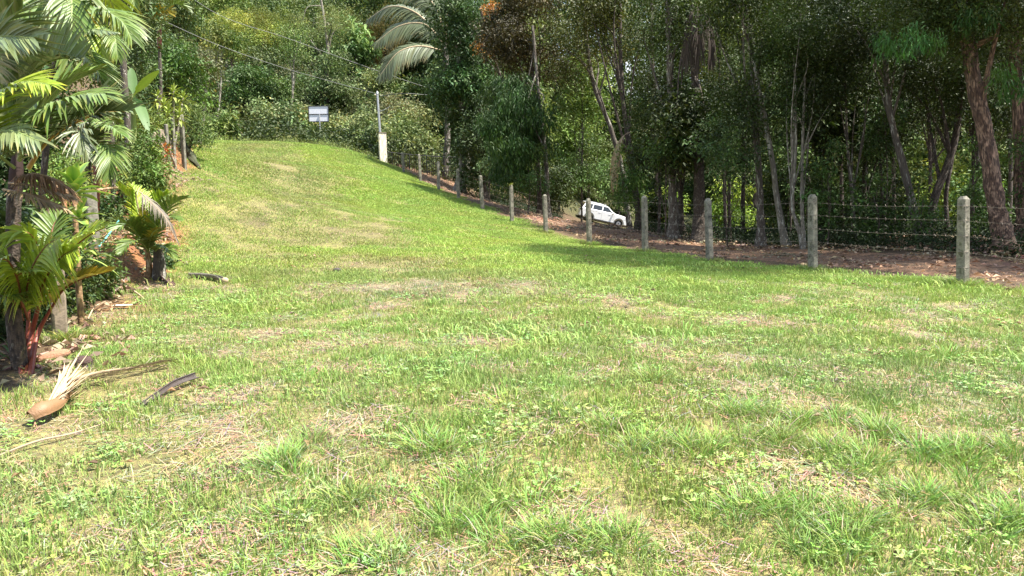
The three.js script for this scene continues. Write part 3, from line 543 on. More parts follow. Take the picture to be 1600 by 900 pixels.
// ---------------------------------------------------------------- gate, pillars, pole, sign, cables
{
  const a = at(599, 255, 49.5), pl = thing('gate_pillar', 'whitish concrete gate pillar at the top corner of the lawn', 'pillar', V(a.x, H(a.x, a.z), a.z));
  const top = at(599, 209, 49.5).y - pl.position.y; pl.rotation.y = 0.35;
  part('shaft', boxG(0.46, top + 0.6, 0.4, 0, (top - 0.6) / 2, 0), M.plaster, pl); part('cap', boxG(0.5, 0.05, 0.44, 0, top + 0.025, 0), M.concreteWarm, pl);
  const c = at(729, 287, 49.8), pr = thing('gate_pillar', 'grey concrete gate pillar under the dark tree beside the drive', 'pillar', V(c.x, H(c.x, c.z), c.z));
  const t2 = at(729, 234, 49.8).y - pr.position.y; pr.rotation.y = 0.35;
  part('shaft', boxG(0.5, t2 + 0.5, 0.46, 0, (t2 - 0.5) / 2, 0), M.concrete, pr); part('cap', boxG(0.54, 0.05, 0.5, 0, t2 + 0.025, 0), M.concrete, pr);
  part('hinge_post', new THREE.CylinderGeometry(0.05, 0.05, t2, 10).translate(-0.36, t2 / 2, 0.1), M.steel, pr);
  // lamp pole on the left pillar
  const pb = at(597, 208, 49.8), pole = thing('utility_pole', 'thin grey metal pole with short side arm rising behind the whitish pillar', 'pole', V(pb.x - 0.12, H(pb.x, pb.z), pb.z - 0.28));
  const hp = at(594, 146, 50).y - pole.position.y;
  part('shaft', new THREE.CylinderGeometry(0.07, 0.085, hp, 12).translate(0, hp / 2, 0), M.steel, pole); pole.rotation.z = 0.03;
  part('arm', tube([V(0, hp - 1.2, 0), V(0.35, hp - 1.12, 0), V(0.8, hp - 0.9, 0)], [0.018, 0.015], 6), M.steel, pole); part('cap', new THREE.CylinderGeometry(0.05, 0.1, 0.16, 10).translate(0, hp + 0.06, 0), M.steel, pole); part('insulator', new THREE.CylinderGeometry(0.045, 0.045, 0.12, 8).rotateZ(1.57).translate(-0.12, hp - 0.08, 0), M.plaster, pole);
  // iron gate between the pillars
  const L = pl.position.clone(), Rr = pr.position.clone(), gate = thing('iron_gate', 'black iron bar gate with arched top between the two pillars', 'gate', Rr.clone()); 
  const d = L.clone().sub(Rr); const span = Math.hypot(d.x, d.z), ang = Math.atan2(-d.z, d.x); gate.rotation.y = ang;
  const y0 = 0.12, hs = 1.95, n = 34, rise = (t) => hs + 0.45 * Math.pow(t, 1.6), bar = new THREE.CylinderGeometry(0.016, 0.016, 1, 6);
  for (let i = 1; i < n; i++) { const t = i / n, h = rise(t) - y0; const m = part('bar', bar, M.iron, gate); m.scale.set(i % 8 === 0 ? 2.2 : 1, h, i % 8 === 0 ? 2.2 : 1); m.position.set(0.3 + t * (span - 0.6), y0 + h / 2, 0); }
  part('bottom_rail', boxG(span - 0.6, 0.05, 0.05, span / 2, y0 + 0.02, 0), M.iron, gate); part('middle_rail', boxG(span - 0.6, 0.04, 0.05, span / 2, 1.05, 0), M.iron, gate);
  part('top_rail', tube(Array.from({ length: 9 }, (_, i) => V(0.3 + i / 8 * (span - 0.6), rise(i / 8), 0)), [0.03, 0.03], 6, 24), M.iron, gate);
  // sign seen from behind
  const sf = foot(509, 56), sign = thing('sign_board', 'back of a white sign board with dark frame on a thin post', 'sign', sf), st = at(497, 168, 56).y - sf.y, sb = at(497, 192, 56).y - sf.y, sw = 31 * 56 / FPX, hm = st - sb;
  part('panel', boxG(sw - 0.06, hm - 0.06, 0.02, -0.06, (st + sb) / 2, 0), std({ color: C(0.66, 0.66, 0.7), roughness: 0.5 }), sign);
  for (const y of [sb, st, lerp(sb, st, 0.47)]) part('frame_rail', boxG(sw, 0.05, 0.05, -0.06, y, 0.015), M.iron, sign);
  for (const s of [-1, 1]) part('frame_stile', boxG(0.05, hm - 0.05, 0.05, -0.06 + s * (sw / 2 - 0.025), (st + sb) / 2, 0.0152), M.iron, sign);
  part('post', new THREE.CylinderGeometry(0.045, 0.045, lerp(sb, st, 0.47) + 0.3, 8).translate(0, (lerp(sb, st, 0.47) - 0.3) / 2, 0.075), M.steel, sign);
  sign.rotation.y = 0.1;
  // overhead cables
  const cab = [['upper overhead cable crossing in front of the forested hill', [[250, -40, 46], [340, 22, 48], [450, 60, 51], [560, 100, 54], [672, 138, 57], [760, 160, 60]]], ['lower overhead cable crossing in front of the forested hill', [[250, 30, 46], [335, 68, 48], [440, 105, 51], [520, 128, 54], [594, 148, 50]]], ['short pale cable running right from the thin metal pole', [[594, 150, 50], [630, 146, 52], [664, 148, 55], [740, 152, 60]]]];
  for (const [l, p] of cab) { const m = part('overhead_cable', tube(p.map((q) => at(...q)), [0.015, 0.015], 6, 40), M.cable, scene); m.name = numbered('overhead_cable'); tag(m, l, 'cable', 'overhead cables'); }
}

// ---------------------------------------------------------------- parked car
{
  const rear = foot(911, 69.5), front = foot(970, 69.5), car = thing('parked_car', 'white four-wheel-drive estate car parked nose-down beyond the drive', 'car', rear.clone().lerp(front, 0.5));
  const paint = new THREE.MeshPhysicalMaterial({ color: C(0.86, 0.86, 0.86), roughness: 0.5, clearcoat: 0.4, clearcoatRoughness: 0.2 }), glass = new THREE.MeshPhysicalMaterial({ color: C(0.03, 0.035, 0.04), roughness: 0.06, specularIntensity: 1 }), rubber = std({ color: C(0.02, 0.02, 0.02) }), alloy = std({ color: C(0.5, 0.5, 0.52), roughness: 0.3, metalness: 0.8 }), trim = std({ color: C(0.06, 0.06, 0.065), roughness: 0.6 });
  const Lc = 4.45, W = 1.82;
  const s = new THREE.Shape();                                         // side outline, nose towards +x
  s.moveTo(-2.2, 0.42); s.lineTo(-1.83, 0.36); s.absarc(-1.36, 0.36, 0.42, Math.PI, 0, true); s.lineTo(0.94, 0.3); s.absarc(1.4, 0.36, 0.43, Math.PI, 0, true); s.lineTo(2.16, 0.36); s.quadraticCurveTo(2.27, 0.55, 2.2, 0.82); s.quadraticCurveTo(2.1, 0.98, 1.7, 1.03); s.lineTo(0.98, 1.1); s.lineTo(-2.18, 1.08); s.quadraticCurveTo(-2.3, 0.8, -2.2, 0.42);
  part('body', new THREE.ExtrudeGeometry(s, { depth: W - 0.16, bevelEnabled: true, bevelSize: 0.06, bevelThickness: 0.08, bevelSegments: 4, curveSegments: 16 }).translate(0, 0, -(W - 0.16) / 2), paint, car);
  // cabin: narrower towards the roof
  const cab = (z0, z1, y0, y1, xa0, xb0, xa1, xb1) => { const b = new MB(); const pts = [[xa0, y0, -z0], [xb0, y0, -z0], [xb0, y0, z0], [xa0, y0, z0], [xa1, y1, -z1], [xb1, y1, -z1], [xb1, y1, z1], [xa1, y1, z1]]; const q = (i, j, k, l) => { const v = [i, j, k, l].map((n) => b.v(...pts[n])); b.t(v[0], v[1], v[2]); b.t(v[0], v[2], v[3]); }; q(0, 4, 5, 1); q(1, 5, 6, 2); q(2, 6, 7, 3); q(3, 7, 4, 0); q(4, 7, 6, 5); return b.geo(); };
  part('cabin', cab(0.86, 0.66, 1.05, 1.66, -2.16, 1.02, -1.92, 0.22), paint, car);
  const roofS = new THREE.Shape(); roofS.moveTo(-1.98, 1.64); roofS.lineTo(0.2, 1.64); roofS.quadraticCurveTo(-0.2, 1.76, -0.9, 1.76); roofS.quadraticCurveTo(-1.7, 1.76, -2.06, 1.7); roofS.lineTo(-1.98, 1.64);
  part('roof', new THREE.ExtrudeGeometry(roofS, { depth: 1.24, bevelEnabled: true, bevelSize: 0.03, bevelThickness: 0.05, bevelSegments: 3, curveSegments: 12 }).translate(0, 0, -0.62), paint, car);
  for (const e of [-1, 1]) {
    for (const [xa0, xb0, xa1, xb1] of [[-2.0, -1.28, -1.84, -1.2], [-1.2, -0.34, -1.12, -0.3], [-0.25, 0.82, -0.22, 0.2]]) {
      const b = new MB(), zz = (y) => e * (lerp(0.86, 0.66, (y - 1.05) / 0.61) + 0.006), ya = 1.08, yb = 1.6, v = [[xa0, ya], [xb0, ya], [xb1, yb], [xa1, yb]].map(([x, y]) => b.v(x, y, zz(y)));
      e > 0 ? (b.t(v[0], v[1], v[2]), b.t(v[0], v[2], v[3])) : (b.t(v[0], v[2], v[1]), b.t(v[0], v[3], v[2])); part('side_window', b.geo(), glass, car);
    }
    for (const x of [-1.36, 1.4]) {
      const w = new THREE.Group(); w.name = 'wheel'; w.position.set(x, 0.36, e * 0.8); car.add(w);
      part('tyre', new THREE.TorusGeometry(0.27, 0.1, 10, 28), rubber, w); part('rim', new THREE.CylinderGeometry(0.21, 0.21, 0.12, 20).rotateX(Math.PI / 2), alloy, w); part('hub', new THREE.CylinderGeometry(0.06, 0.06, 0.17, 10).rotateX(Math.PI / 2), trim, w);
    }
    part('tail_light', boxG(0.1, 0.34, 0.16, -2.2, 1.0, e * 0.79), std({ color: C(0.5, 0.02, 0.02), roughness: 0.2 }), car);
    part('headlight', boxG(0.2, 0.16, 0.3, 2.1, 0.84, e * 0.68), std({ color: C(0.7, 0.72, 0.75), roughness: 0.15 }), car);
    part('door_mirror', new THREE.SphereGeometry(0.12, 12, 8).scale(0.8, 0.75, 1).translate(0.72, 1.16, e * 1.0), paint, car);
    part('side_step', boxG(1.9, 0.08, 0.14, 0, 0.3, e * 0.9), trim, car); part('roof_rail', boxG(1.8, 0.04, 0.05, -0.9, 1.82, e * 0.55), alloy, car);
    for (const x of [-0.5, 0.42]) part('door_handle', boxG(0.18, 0.025, 0.02, x, 0.98, e * 0.918), paint, car);
    for (const x of [-1.24, -0.29, 0.86]) part('door_seam', boxG(0.012, 0.6, 0.006, x, 0.74, e * 0.911), trim, car);
    part('wheel_arch_trim', new THREE.TorusGeometry(0.45, 0.035, 6, 20, Math.PI).translate(1.4, 0.36, e * 0.905), trim, car); part('wheel_arch_trim', new THREE.TorusGeometry(0.44, 0.035, 6, 20, Math.PI).translate(-1.36, 0.36, e * 0.905), trim, car);
  }
  { const b = new MB(), v = [[1.03, 1.09, -0.76], [1.03, 1.09, 0.76], [0.26, 1.62, 0.6], [0.26, 1.62, -0.6]].map((p) => b.v(...p)); b.t(v[0], v[2], v[1]); b.t(v[0], v[3], v[2]); part('windscreen', b.geo(), glass, car); }
  { const b = new MB(), v = [[-2.17, 1.15, -0.72], [-2.17, 1.15, 0.72], [-1.97, 1.6, 0.6], [-1.97, 1.6, -0.6]].map((p) => b.v(...p)); b.t(v[0], v[1], v[2]); b.t(v[0], v[2], v[3]); part('rear_window', b.geo(), glass, car); }
  part('front_bumper', boxG(0.22, 0.24, 1.7, 2.18, 0.46, 0), trim, car); part('rear_bumper', boxG(0.2, 0.24, 1.7, -2.24, 0.5, 0), paint, car); part('roof_spoiler', boxG(0.2, 0.04, 1.2, -2.08, 1.7, 0), paint, car);
  const dir = front.clone().sub(rear); car.rotation.order = 'YXZ'; car.rotation.y = Math.atan2(-dir.z, dir.x) + 0.05; car.rotation.z = Math.atan2(at(970, 356, 69.5).y - at(911, 343, 69.5).y, Math.hypot(dir.x, dir.z));
  car.position.y = at(940, 350, 69.5).y - 0.05;
}

// ---------------------------------------------------------------- palm fronds and broad leaves
/* a pinnate frond along a curve; leaflets to both sides. root is the plant; points are in the place's own coordinates */
function frond(root, pts, o = {}) {
  const R = newR(), inv = root.position, P = pts.map((p) => p.clone().sub(inv)), curve = new THREE.CatmullRomCurve3(P, false, 'centripetal'), n = o.n ?? 46, L = o.len ?? 0.6, W = o.w ?? 0.035, b = new MB(), up = o.up ?? V(0, 1, 0);
  for (let i = 0; i < n; i++) {
    const t = lerp(o.t0 ?? 0.12, 1, (i + R() * 0.3) / n), p = curve.getPointAt(Math.min(t, 1)), T = curve.getTangentAt(Math.min(t, 1)), S = V().crossVectors(T, up).normalize(), N = V().crossVectors(S, T).normalize();
    const prof = (0.5 + 0.5 * smooth(t, 0, 0.35)) * (1 - 0.6 * smooth(t, 0.6, 1)), f = lerp(o.f0 ?? 0.5, o.f1 ?? 1.15, t);
    for (const s of o.sides ?? [-1, 1]) {
      const ff = f + (R() - 0.5) * 0.12, vv = (o.v ?? 0.3) + (R() - 0.5) * 0.2, d = S.clone().multiplyScalar(s * Math.cos(ff)).addScaledVector(T, Math.sin(ff)).addScaledVector(N, vv).normalize(), l = L * prof * (0.88 + R() * 0.2), wv = T.clone().addScaledVector(d, -T.dot(d)).normalize(), nn = V().crossVectors(d, wv), dr = (o.droop ?? 0.3) * (0.6 + R() * 0.8), k = 0.72 + R() * 0.5, kw = R() * 0.2, c = [k * (0.95 + kw), k, k * (1 - kw)], ct = R() < 0.35 ? [k * 2.2, k * 1.35, k * 0.9] : c;
      let prev = null;
      for (const [q, w] of [[0, 0.45], [0.3, 1], [0.65, 0.85]]) {
        const x = p.clone().addScaledVector(d, l * q); x.y -= dr * l * q * q; const a = x.clone().addScaledVector(wv, W * w / 2).addScaledVector(nn, s * W * 0.18 * w), e = x.clone().addScaledVector(wv, -W * w / 2).addScaledVector(nn, s * W * 0.18 * w), m = [b.v(a.x, a.y, a.z, c), b.v(x.x, x.y, x.z, c), b.v(e.x, e.y, e.z, c)];
        if (prev) { b.t(prev[0], prev[1], m[0]); b.t(prev[1], m[1], m[0]); b.t(prev[1], prev[2], m[1]); b.t(prev[2], m[2], m[1]); } prev = m;
      }
      const x = p.clone().addScaledVector(d, l); x.y -= dr * l; const m = b.v(x.x, x.y, x.z, ct); b.t(prev[0], prev[1], m); b.t(prev[1], prev[2], m);
    }
  }
  const fm = part('frond', b.geo(), o.mat ?? M.frond, root), r = o.r ?? 0.018;
  part('midrib', tube(P, [r, r * 0.7, r * 0.2], 6, 16), o.rib ?? M.ribGreen, fm);
  if (o.label) fm.userData.label = o.label;
  return fm;
}
/* strap or paddle leaf that bends under its own weight */
function bladeLeaf(root, base, dir, L, W, droop, o = {}) {
  const b = new MB(), side = V().crossVectors(dir, UP).normalize(), n = 8, prof = o.prof ?? ((t) => Math.pow(Math.sin(Math.PI * Math.pow(t, o.pk ?? 0.75)), 0.8)), rows = [], e = o.edge, m = o.mid, R = newR();
  for (let i = 0; i <= n; i++) {
    const t = i / n, p = base.clone().addScaledVector(dir, L * t); p.y -= droop * L * t * t;
    const w = W / 2 * Math.max(0.02, prof(t)) + (i === 0 ? 0.008 : 0), up = (o.fold ?? 0.35) * w, wob = (R() - 0.5) * 0.12 * w;
    rows.push([-1, -0.55, 0, 0.55, 1].map((s) => b.v(p.x + side.x * s * w, p.y + Math.abs(s) * up + wob, p.z + side.z * s * w, Math.abs(s) > 0.9 ? e : Math.abs(s) > 0.3 ? (o.half ?? m) : m)));
  }
  for (let i = 0; i < n; i++) for (let k = 0; k < 4; k++) { const A = rows[i], B = rows[i + 1]; b.t(A[k], A[k + 1], B[k]); b.t(A[k + 1], B[k + 1], B[k]); }
  return part('leaf', b.geo(), o.mat ?? M.leafVC, root);
}
function rosette(root, c, n, L, W, o = {}) {
  const R = newR();
  for (let i = 0; i < n; i++) {
    const a = i * 2.4 + R() * 0.5, el = lerp(o.e0 ?? 1.25, o.e1 ?? 0.1, i / n) + (R() - 0.5) * 0.2, d = V(Math.cos(a) * Math.cos(el), Math.sin(el), Math.sin(a) * Math.cos(el));
    const k = 0.85 + R() * 0.3, m = (o.mid ?? [0.1, 0.17, 0.04]).map((q) => q * k), e = (o.edge ?? o.mid ?? [0.1, 0.17, 0.04]).map((q) => q * k);
    bladeLeaf(root, c.clone().sub(root.position).add(V(0, -i * (o.step ?? 0.01), 0)), d, L * (0.75 + R() * 0.4) * (o.e0 ? 1 : 1), W * (0.85 + R() * 0.3), o.droop ?? 0.35, { mid: m, edge: e, half: o.half, fold: 0.3, pk: o.pk });
  }
}
const rp = (pts) => pts.map((p) => at(...p));                          // surveyed pixels to points

// ---------------------------------------------------------------- left: fence posts, rope, rail
{
  const rows = [
    ['weathered reddish concrete post behind the young palm with red stems', 95, 540, 322, 7.6, 0.135, 0],
    ['pale concrete post below the red palm stem, beside the broad-leaved lime plant', 151, 424, 297, 12, 0.16, 0],
    ['short yellowish post of the far bank, lowest and nearest of its cluster', 232, 262, 219, 19.2, 0.12, 0],
    ['blunt pinkish post of the far bank, second of its cluster', 242, 262, 207, 20.2, 0.125, 0],
    ['pinkish post with a leaning brace, third of the far bank cluster', 255, 260, 203, 21.6, 0.13, 1],
    ['thin grey post just behind the red-leaved shrub', 264.5, 258, 195, 23, 0.09, 0],
    ['tall slim grey post, tallest of the far bank cluster', 272, 244, 185, 24.5, 0.1, 0],
    ['mossy pale post at the end of the far bank, above the fallen log', 287, 238, 180, 27, 0.13, 0],
  ];
  rows.forEach(([l, px, by, ty, D, w, brace], i) => {
    const p = at(px, by, D); p.y = Math.min(p.y, H(p.x, p.z)); const h = at(px, ty, D).y - p.y, t = thing('boundary_post', l, 'fence post', p, 'posts of the planted boundary');
    const b = new MB(), q = w / 2; let prev = null;
    for (const [y, s] of [[-0.2, 1.02], [h * 0.5, 1], [h - 0.025, 0.97], [h, 0.78]]) {
      const ring = [[-1, -0.8], [-0.8, -1], [0.8, -1], [1, -0.8], [1, 0.8], [0.8, 1], [-0.8, 1], [-1, 0.8]].map(([x, z], k) => b.v(x * q * s, y, z * q * s, null, k * w / 2, y));
      if (prev) for (let k = 0; k < 8; k++) { const e = (k + 1) % 8; b.t(prev[k], ring[e], prev[e]); b.t(prev[k], ring[k], ring[e]); } prev = ring;
    }
    for (let k = 1; k < 7; k++) b.t(prev[0], prev[k + 1], prev[k]);
    part('shaft', b.geo(), i === 0 || (i > 1 && i < 5) ? M.concreteWarm : M.concrete, t); t.rotation.set(0, 0.5 + i * 0.13, (i % 3 - 1) * 0.02 + 0.015);
    if (brace) part('brace', tube([V(0.02, h * 0.9, 0.05), V(0.3, 0, 0.15)], [0.035, 0.035], 6, 2), M.concreteWarm, t);
  });
  const ro = (n, l, pts, r, m, cat) => { const o = part(n, tube(rp(pts), [r, r], 6, 24), m, scene); o.name = numbered(n); tag(o, l, cat); };
  ro('rope', 'upper blue-green rope slanting from the pale boundary post', [[155, 385, 11.9], [170, 366, 12.4], [186, 344, 13.2]], 0.014, M.rope, 'rope');
  ro('rope', 'lower blue-green rope slanting from the pale boundary post', [[156, 420, 11.9], [168, 400, 12.4], [183, 378, 13.2]], 0.014, M.rope, 'rope');
  ro('boundary_rail', 'thin brown rail between the pale post and the slim palm trunk', [[152, 297, 12], [175, 294, 13.4], [192, 293, 14.6]], 0.022, M.barkTan, 'rail');
}

// ---------------------------------------------------------------- left: palms and planted border
const stem = (root, pts, r, mat, name = 'trunk', wob = 0.08, seg = 10) => part(name, tube(pts.map((p) => p.clone().sub(root.position)), r, seg, pts.length * 5, wob, SEED++), mat, root);
{ // large palm whose crown fills the upper corner
  const D = 6.3, b = foot(22, D), p = thing('feather_palm', 'big feather palm with pale glossy fronds and dark red crownshaft at frame edge', 'palm', b);
  stem(p, [b.clone().add(V(0, -0.1, 0)), at(20, 470, D), at(22, 300, D)], [0.07, 0.06, 0.055], M.barkDark);
  stem(p, rp([[22, 305, D], [25, 270, D], [28, 236, D]]), [0.048, 0.055, 0.035], M.crownshaftDark, 'crownshaft');
  const F = (pts, o) => frond(p, rp(pts), o);
  F([[45, 262, 6.2], [72, 222, 6.0], [112, 194, 5.8], [152, 178, 5.7], [200, 174, 5.6]], { len: 0.46, w: 0.029, n: 63, mat: M.frondPale, rib: M.ribOrange, v: 0.25, up: V(-0.25, 0.75, 0.75), droop: 0.1, f0: 0.5, f1: 1.2, r: 0.02 });
  F([[30, 250, 6.1], [48, 205, 5.8], [85, 165, 5.6], [130, 148, 5.5], [160, 146, 5.4]], { len: 0.5, w: 0.032, n: 60, mat: M.frond, v: 0.1, up: V(0, 0.9, 0.45), droop: 0.45, r: 0.02 });
  F([[28, 240, 6.4], [30, 170, 6.3], [50, 115, 6.2], [90, 92, 6.1], [128, 92, 6.0]], { len: 0.56, w: 0.034, n: 58, mat: M.frondPale, v: 0.5, up: V(-0.2, 0.6, 0.8), droop: 0.05, r: 0.02 });
  F([[24, 236, 6.2], [5, 150, 5.9], [-10, 90, 5.6], [0, 40, 5.3], [35, 15, 5.1]], { len: 0.62, w: 0.034, n: 66, mat: M.frondPale, v: 0.35, up: V(0.8, 0.5, 0.5), droop: 0.15, r: 0.02 });
  F([[20, 238, 6.0], [-30, 170, 5.5], [-40, 100, 5.2], [-10, 60, 5.0], [50, 58, 4.9]], { len: 0.5, w: 0.029, n: 66, mat: M.frondPale, v: 0.2, up: V(0, 0.3, 1), droop: 0.25, r: 0.018 });
  F([[20, 240, 5.8], [-20, 190, 5.4], [0, 145, 5.1], [40, 128, 5.0], [75, 132, 4.9]], { len: 0.4, w: 0.024, n: 58, mat: M.frondLime, v: 0.1, up: V(0, 0.9, 0.5), droop: 0.3, r: 0.014 });
  F([[26, 245, 6.6], [60, 180, 6.8], [110, 130, 6.9], [150, 112, 7.0]], { len: 0.5, w: 0.036, n: 55, mat: M.frond, v: 0.3, up: V(-0.4, 0.7, 0.5), droop: 0.2, r: 0.018 });
  F([[20, 242, 6.6], [-30, 130, 6.9], [-20, 20, 7.1], [40, -40, 7.2], [95, -45, 7.2]], { len: 0.7, w: 0.036, n: 63, mat: M.frond, v: 0.2, up: V(0, 0.8, 0.6), droop: 0.5, r: 0.018 });
  F([[22, 262, 6.0], [-10, 235, 5.6], [-20, 215, 5.2], [20, 205, 4.9], [60, 220, 4.8]], { len: 0.36, w: 0.024, n: 52, mat: M.frondPale, v: 0.1, up: V(0, 0.8, 0.6), droop: 0.4, r: 0.014 });
  for (const q of [[[14, 286, 6.0], [50, 290, 5.8], [85, 299, 5.7], [114, 309, 5.6]], [[5, 296, 5.9], [40, 303, 5.7], [75, 316, 5.6], [100, 326, 5.5]]]) F(q, { len: 0.26, w: 0.009, n: 60, mat: M.frondDead, rib: M.ribDead, v: 0.05, droop: 0.22, f0: 0.9, f1: 1.4, label: 'straw-coloured dead frond', r: 0.01 });
  for (const q of [[[25, 285, 6.1], [50, 272, 5.9], [80, 278, 5.8], [104, 292, 5.7]], [[22, 286, 6.1], [48, 275, 6.0], [74, 280, 6.0], [100, 300, 6.0]]]) F(q, { len: 0.27, w: 0.012, n: 48, mat: M.frondBrown, rib: M.ribDead, v: 0, droop: 0.5, f0: 0.8, f1: 1.3, label: 'dead brown hanging frond', r: 0.014 });
}
{ // second, darker palm behind it
  const D = 9.2, b = foot(50, D), p = thing('feather_palm', 'dark green feather palm hanging into the top of the scene behind the big pale one', 'palm', b);
  stem(p, [b, at(66, 300, D), at(86, 100, D), at(99, 10, D)], [0.05, 0.04, 0.035, 0.03], M.barkDark);
  const F = (pts, o) => frond(p, rp(pts), o);
  F([[99, 46, 9.2], [112, 22, 9], [150, 14, 8.8], [190, 34, 8.6], [205, 60, 8.5]], { len: 0.5, w: 0.034, n: 40, mat: M.frond, droop: 0.4 });
  F([[99, 50, 9.2], [118, 46, 8.8], [150, 46, 8.4], [186, 51, 8.2]], { len: 0.3, w: 0.03, n: 36, mat: M.frondPale, droop: 0.1, v: -0.2, f0: 0.9, f1: 1.3 });
  F([[99, 10, 9.2], [100, -30, 9], [110, -20, 8.7], [112, 40, 8.4], [108, 95, 8.3]], { len: 0.5, w: 0.04, n: 40, mat: M.frond, droop: 0.5 });
  F([[99, 10, 9.2], [85, -30, 8.9], [70, -10, 8.6], [62, 60, 8.4]], { len: 0.5, w: 0.04, n: 40, mat: M.frond, droop: 0.5 });
  F([[99, 20, 9.2], [130, -20, 9.6], [165, -10, 10], [190, 40, 10.4]], { len: 0.5, w: 0.034, n: 36, mat: M.frondLime, droop: 0.5 });
  F([[99, 40, 9.2], [110, 70, 9.0], [140, 95, 8.8], [165, 130, 8.7]], { len: 0.45, w: 0.03, n: 36, mat: M.frond, droop: 0.4 });
  F([[99, 30, 9.2], [108, 20, 9.4], [126, 20, 9.6], [136, 40, 9.8]], { len: 0.3, w: 0.03, n: 24, mat: M.frondYellow, droop: 0.5, label: 'yellowing frond' });
}
{ // young clump with red stems
  const D = 6.6, b = ground(40, 590), p = thing('lipstick_palm', 'young palm clump with bright red stems and lime fronds at the lawn edge', 'palm', b);
  const s = (pts, r) => stem(p, [b.clone().add(V(pts[0][0] * 0.002, -0.05, 0)), ...rp(pts.slice(1))], r, M.crownshaft, 'stem', 0.05, 8);
  s([[-20], [33, 520, D], [30, 455, D]], [0.022, 0.019, 0.014]); s([[0], [48, 530, D], [62, 470, D - 0.1], [70, 430, D - 0.1]], [0.024, 0.02, 0.013]); s([[15], [60, 520, D], [82, 478, D - 0.1]], [0.026, 0.02, 0.012]); s([[-10], [42, 540, D], [46, 470, D]], [0.026, 0.02, 0.012]);
  const F = (pts, o) => frond(p, rp(pts), { mat: M.frondLime, rib: M.ribRed, n: 34, len: 0.32, w: 0.03, droop: 0.25, r: 0.012, ...o });
  F([[60, 460, 6.3], [78, 425, 6.1], [98, 400, 6.0], [120, 388, 5.9]], { len: 0.3, up: V(0.2, 0.4, 1), v: 0.2, droop: 0.5 });
  F([[40, 470, 6.3], [50, 420, 6.1], [72, 385, 6.0], [92, 372, 5.9]], { len: 0.34, up: V(0, 0.5, 1), v: 0.1, droop: 0.6 });
  F([[35, 480, 6.3], [25, 430, 6.0], [8, 405, 5.8], [-10, 410, 5.7]], { len: 0.32, up: V(0, 0.6, 0.8), droop: 0.5 });
  for (const [q, m] of [[[[30, 470, 6.8], [10, 420, 6.8], [-5, 380, 6.7], [20, 350, 6.5]], M.frond], [[[36, 500, 6.5], [20, 470, 6.2], [0, 465, 6.0], [-20, 490, 5.9]], M.frond], [[[40, 460, 7.0], [40, 400, 7.1], [55, 350, 7.2], [80, 320, 7.3]], M.frond], [[[30, 480, 6.9], [10, 400, 7.1], [-15, 340, 7.2]], M.frond], [[[44, 500, 6.4], [30, 455, 6.2], [28, 430, 6.0], [55, 425, 5.9]], M.frondLime]]) F(q, { mat: m, len: 0.32, droop: 0.45, n: 44, w: 0.024 });
  F([[62, 450, D], [85, 410, 6.4], [110, 390, 6.3], [142, 366, 6.2], [164, 356, 6.1]], { up: V(-0.4, 0.8, 0.4), v: 0.4 });
  F([[80, 482, D], [100, 452, 6.3], [128, 436, 6.1], [172, 424, 6.0]], { len: 0.26, up: V(0, 0.8, 0.5), droop: 0.1, f0: 0.9, f1: 1.35, mat: M.frondYellow });
  F([[46, 470, D], [52, 420, 6.4], [60, 385, 6.3], [40, 362, 6.2], [5, 372, 6.1]], { len: 0.34, up: V(0, 0.6, 0.8), droop: 0.5 });
  F([[30, 455, D], [22, 410, 6.5], [10, 375, 6.4], [-15, 360, 6.3]], { mat: M.frond, len: 0.34 });
  F([[32, 480, D], [15, 440, 6.3], [-5, 430, 6.1], [-25, 450, 6.0]], { mat: M.frond, len: 0.32 });
  F([[70, 432, D], [78, 380, 6.7], [88, 345, 6.8], [110, 330, 6.9]], { mat: M.frond, len: 0.3 });
  F([[46, 480, D], [50, 440, 6.8], [62, 405, 7.0], [100, 385, 7.2]], { mat: M.frond, len: 0.34 });
}
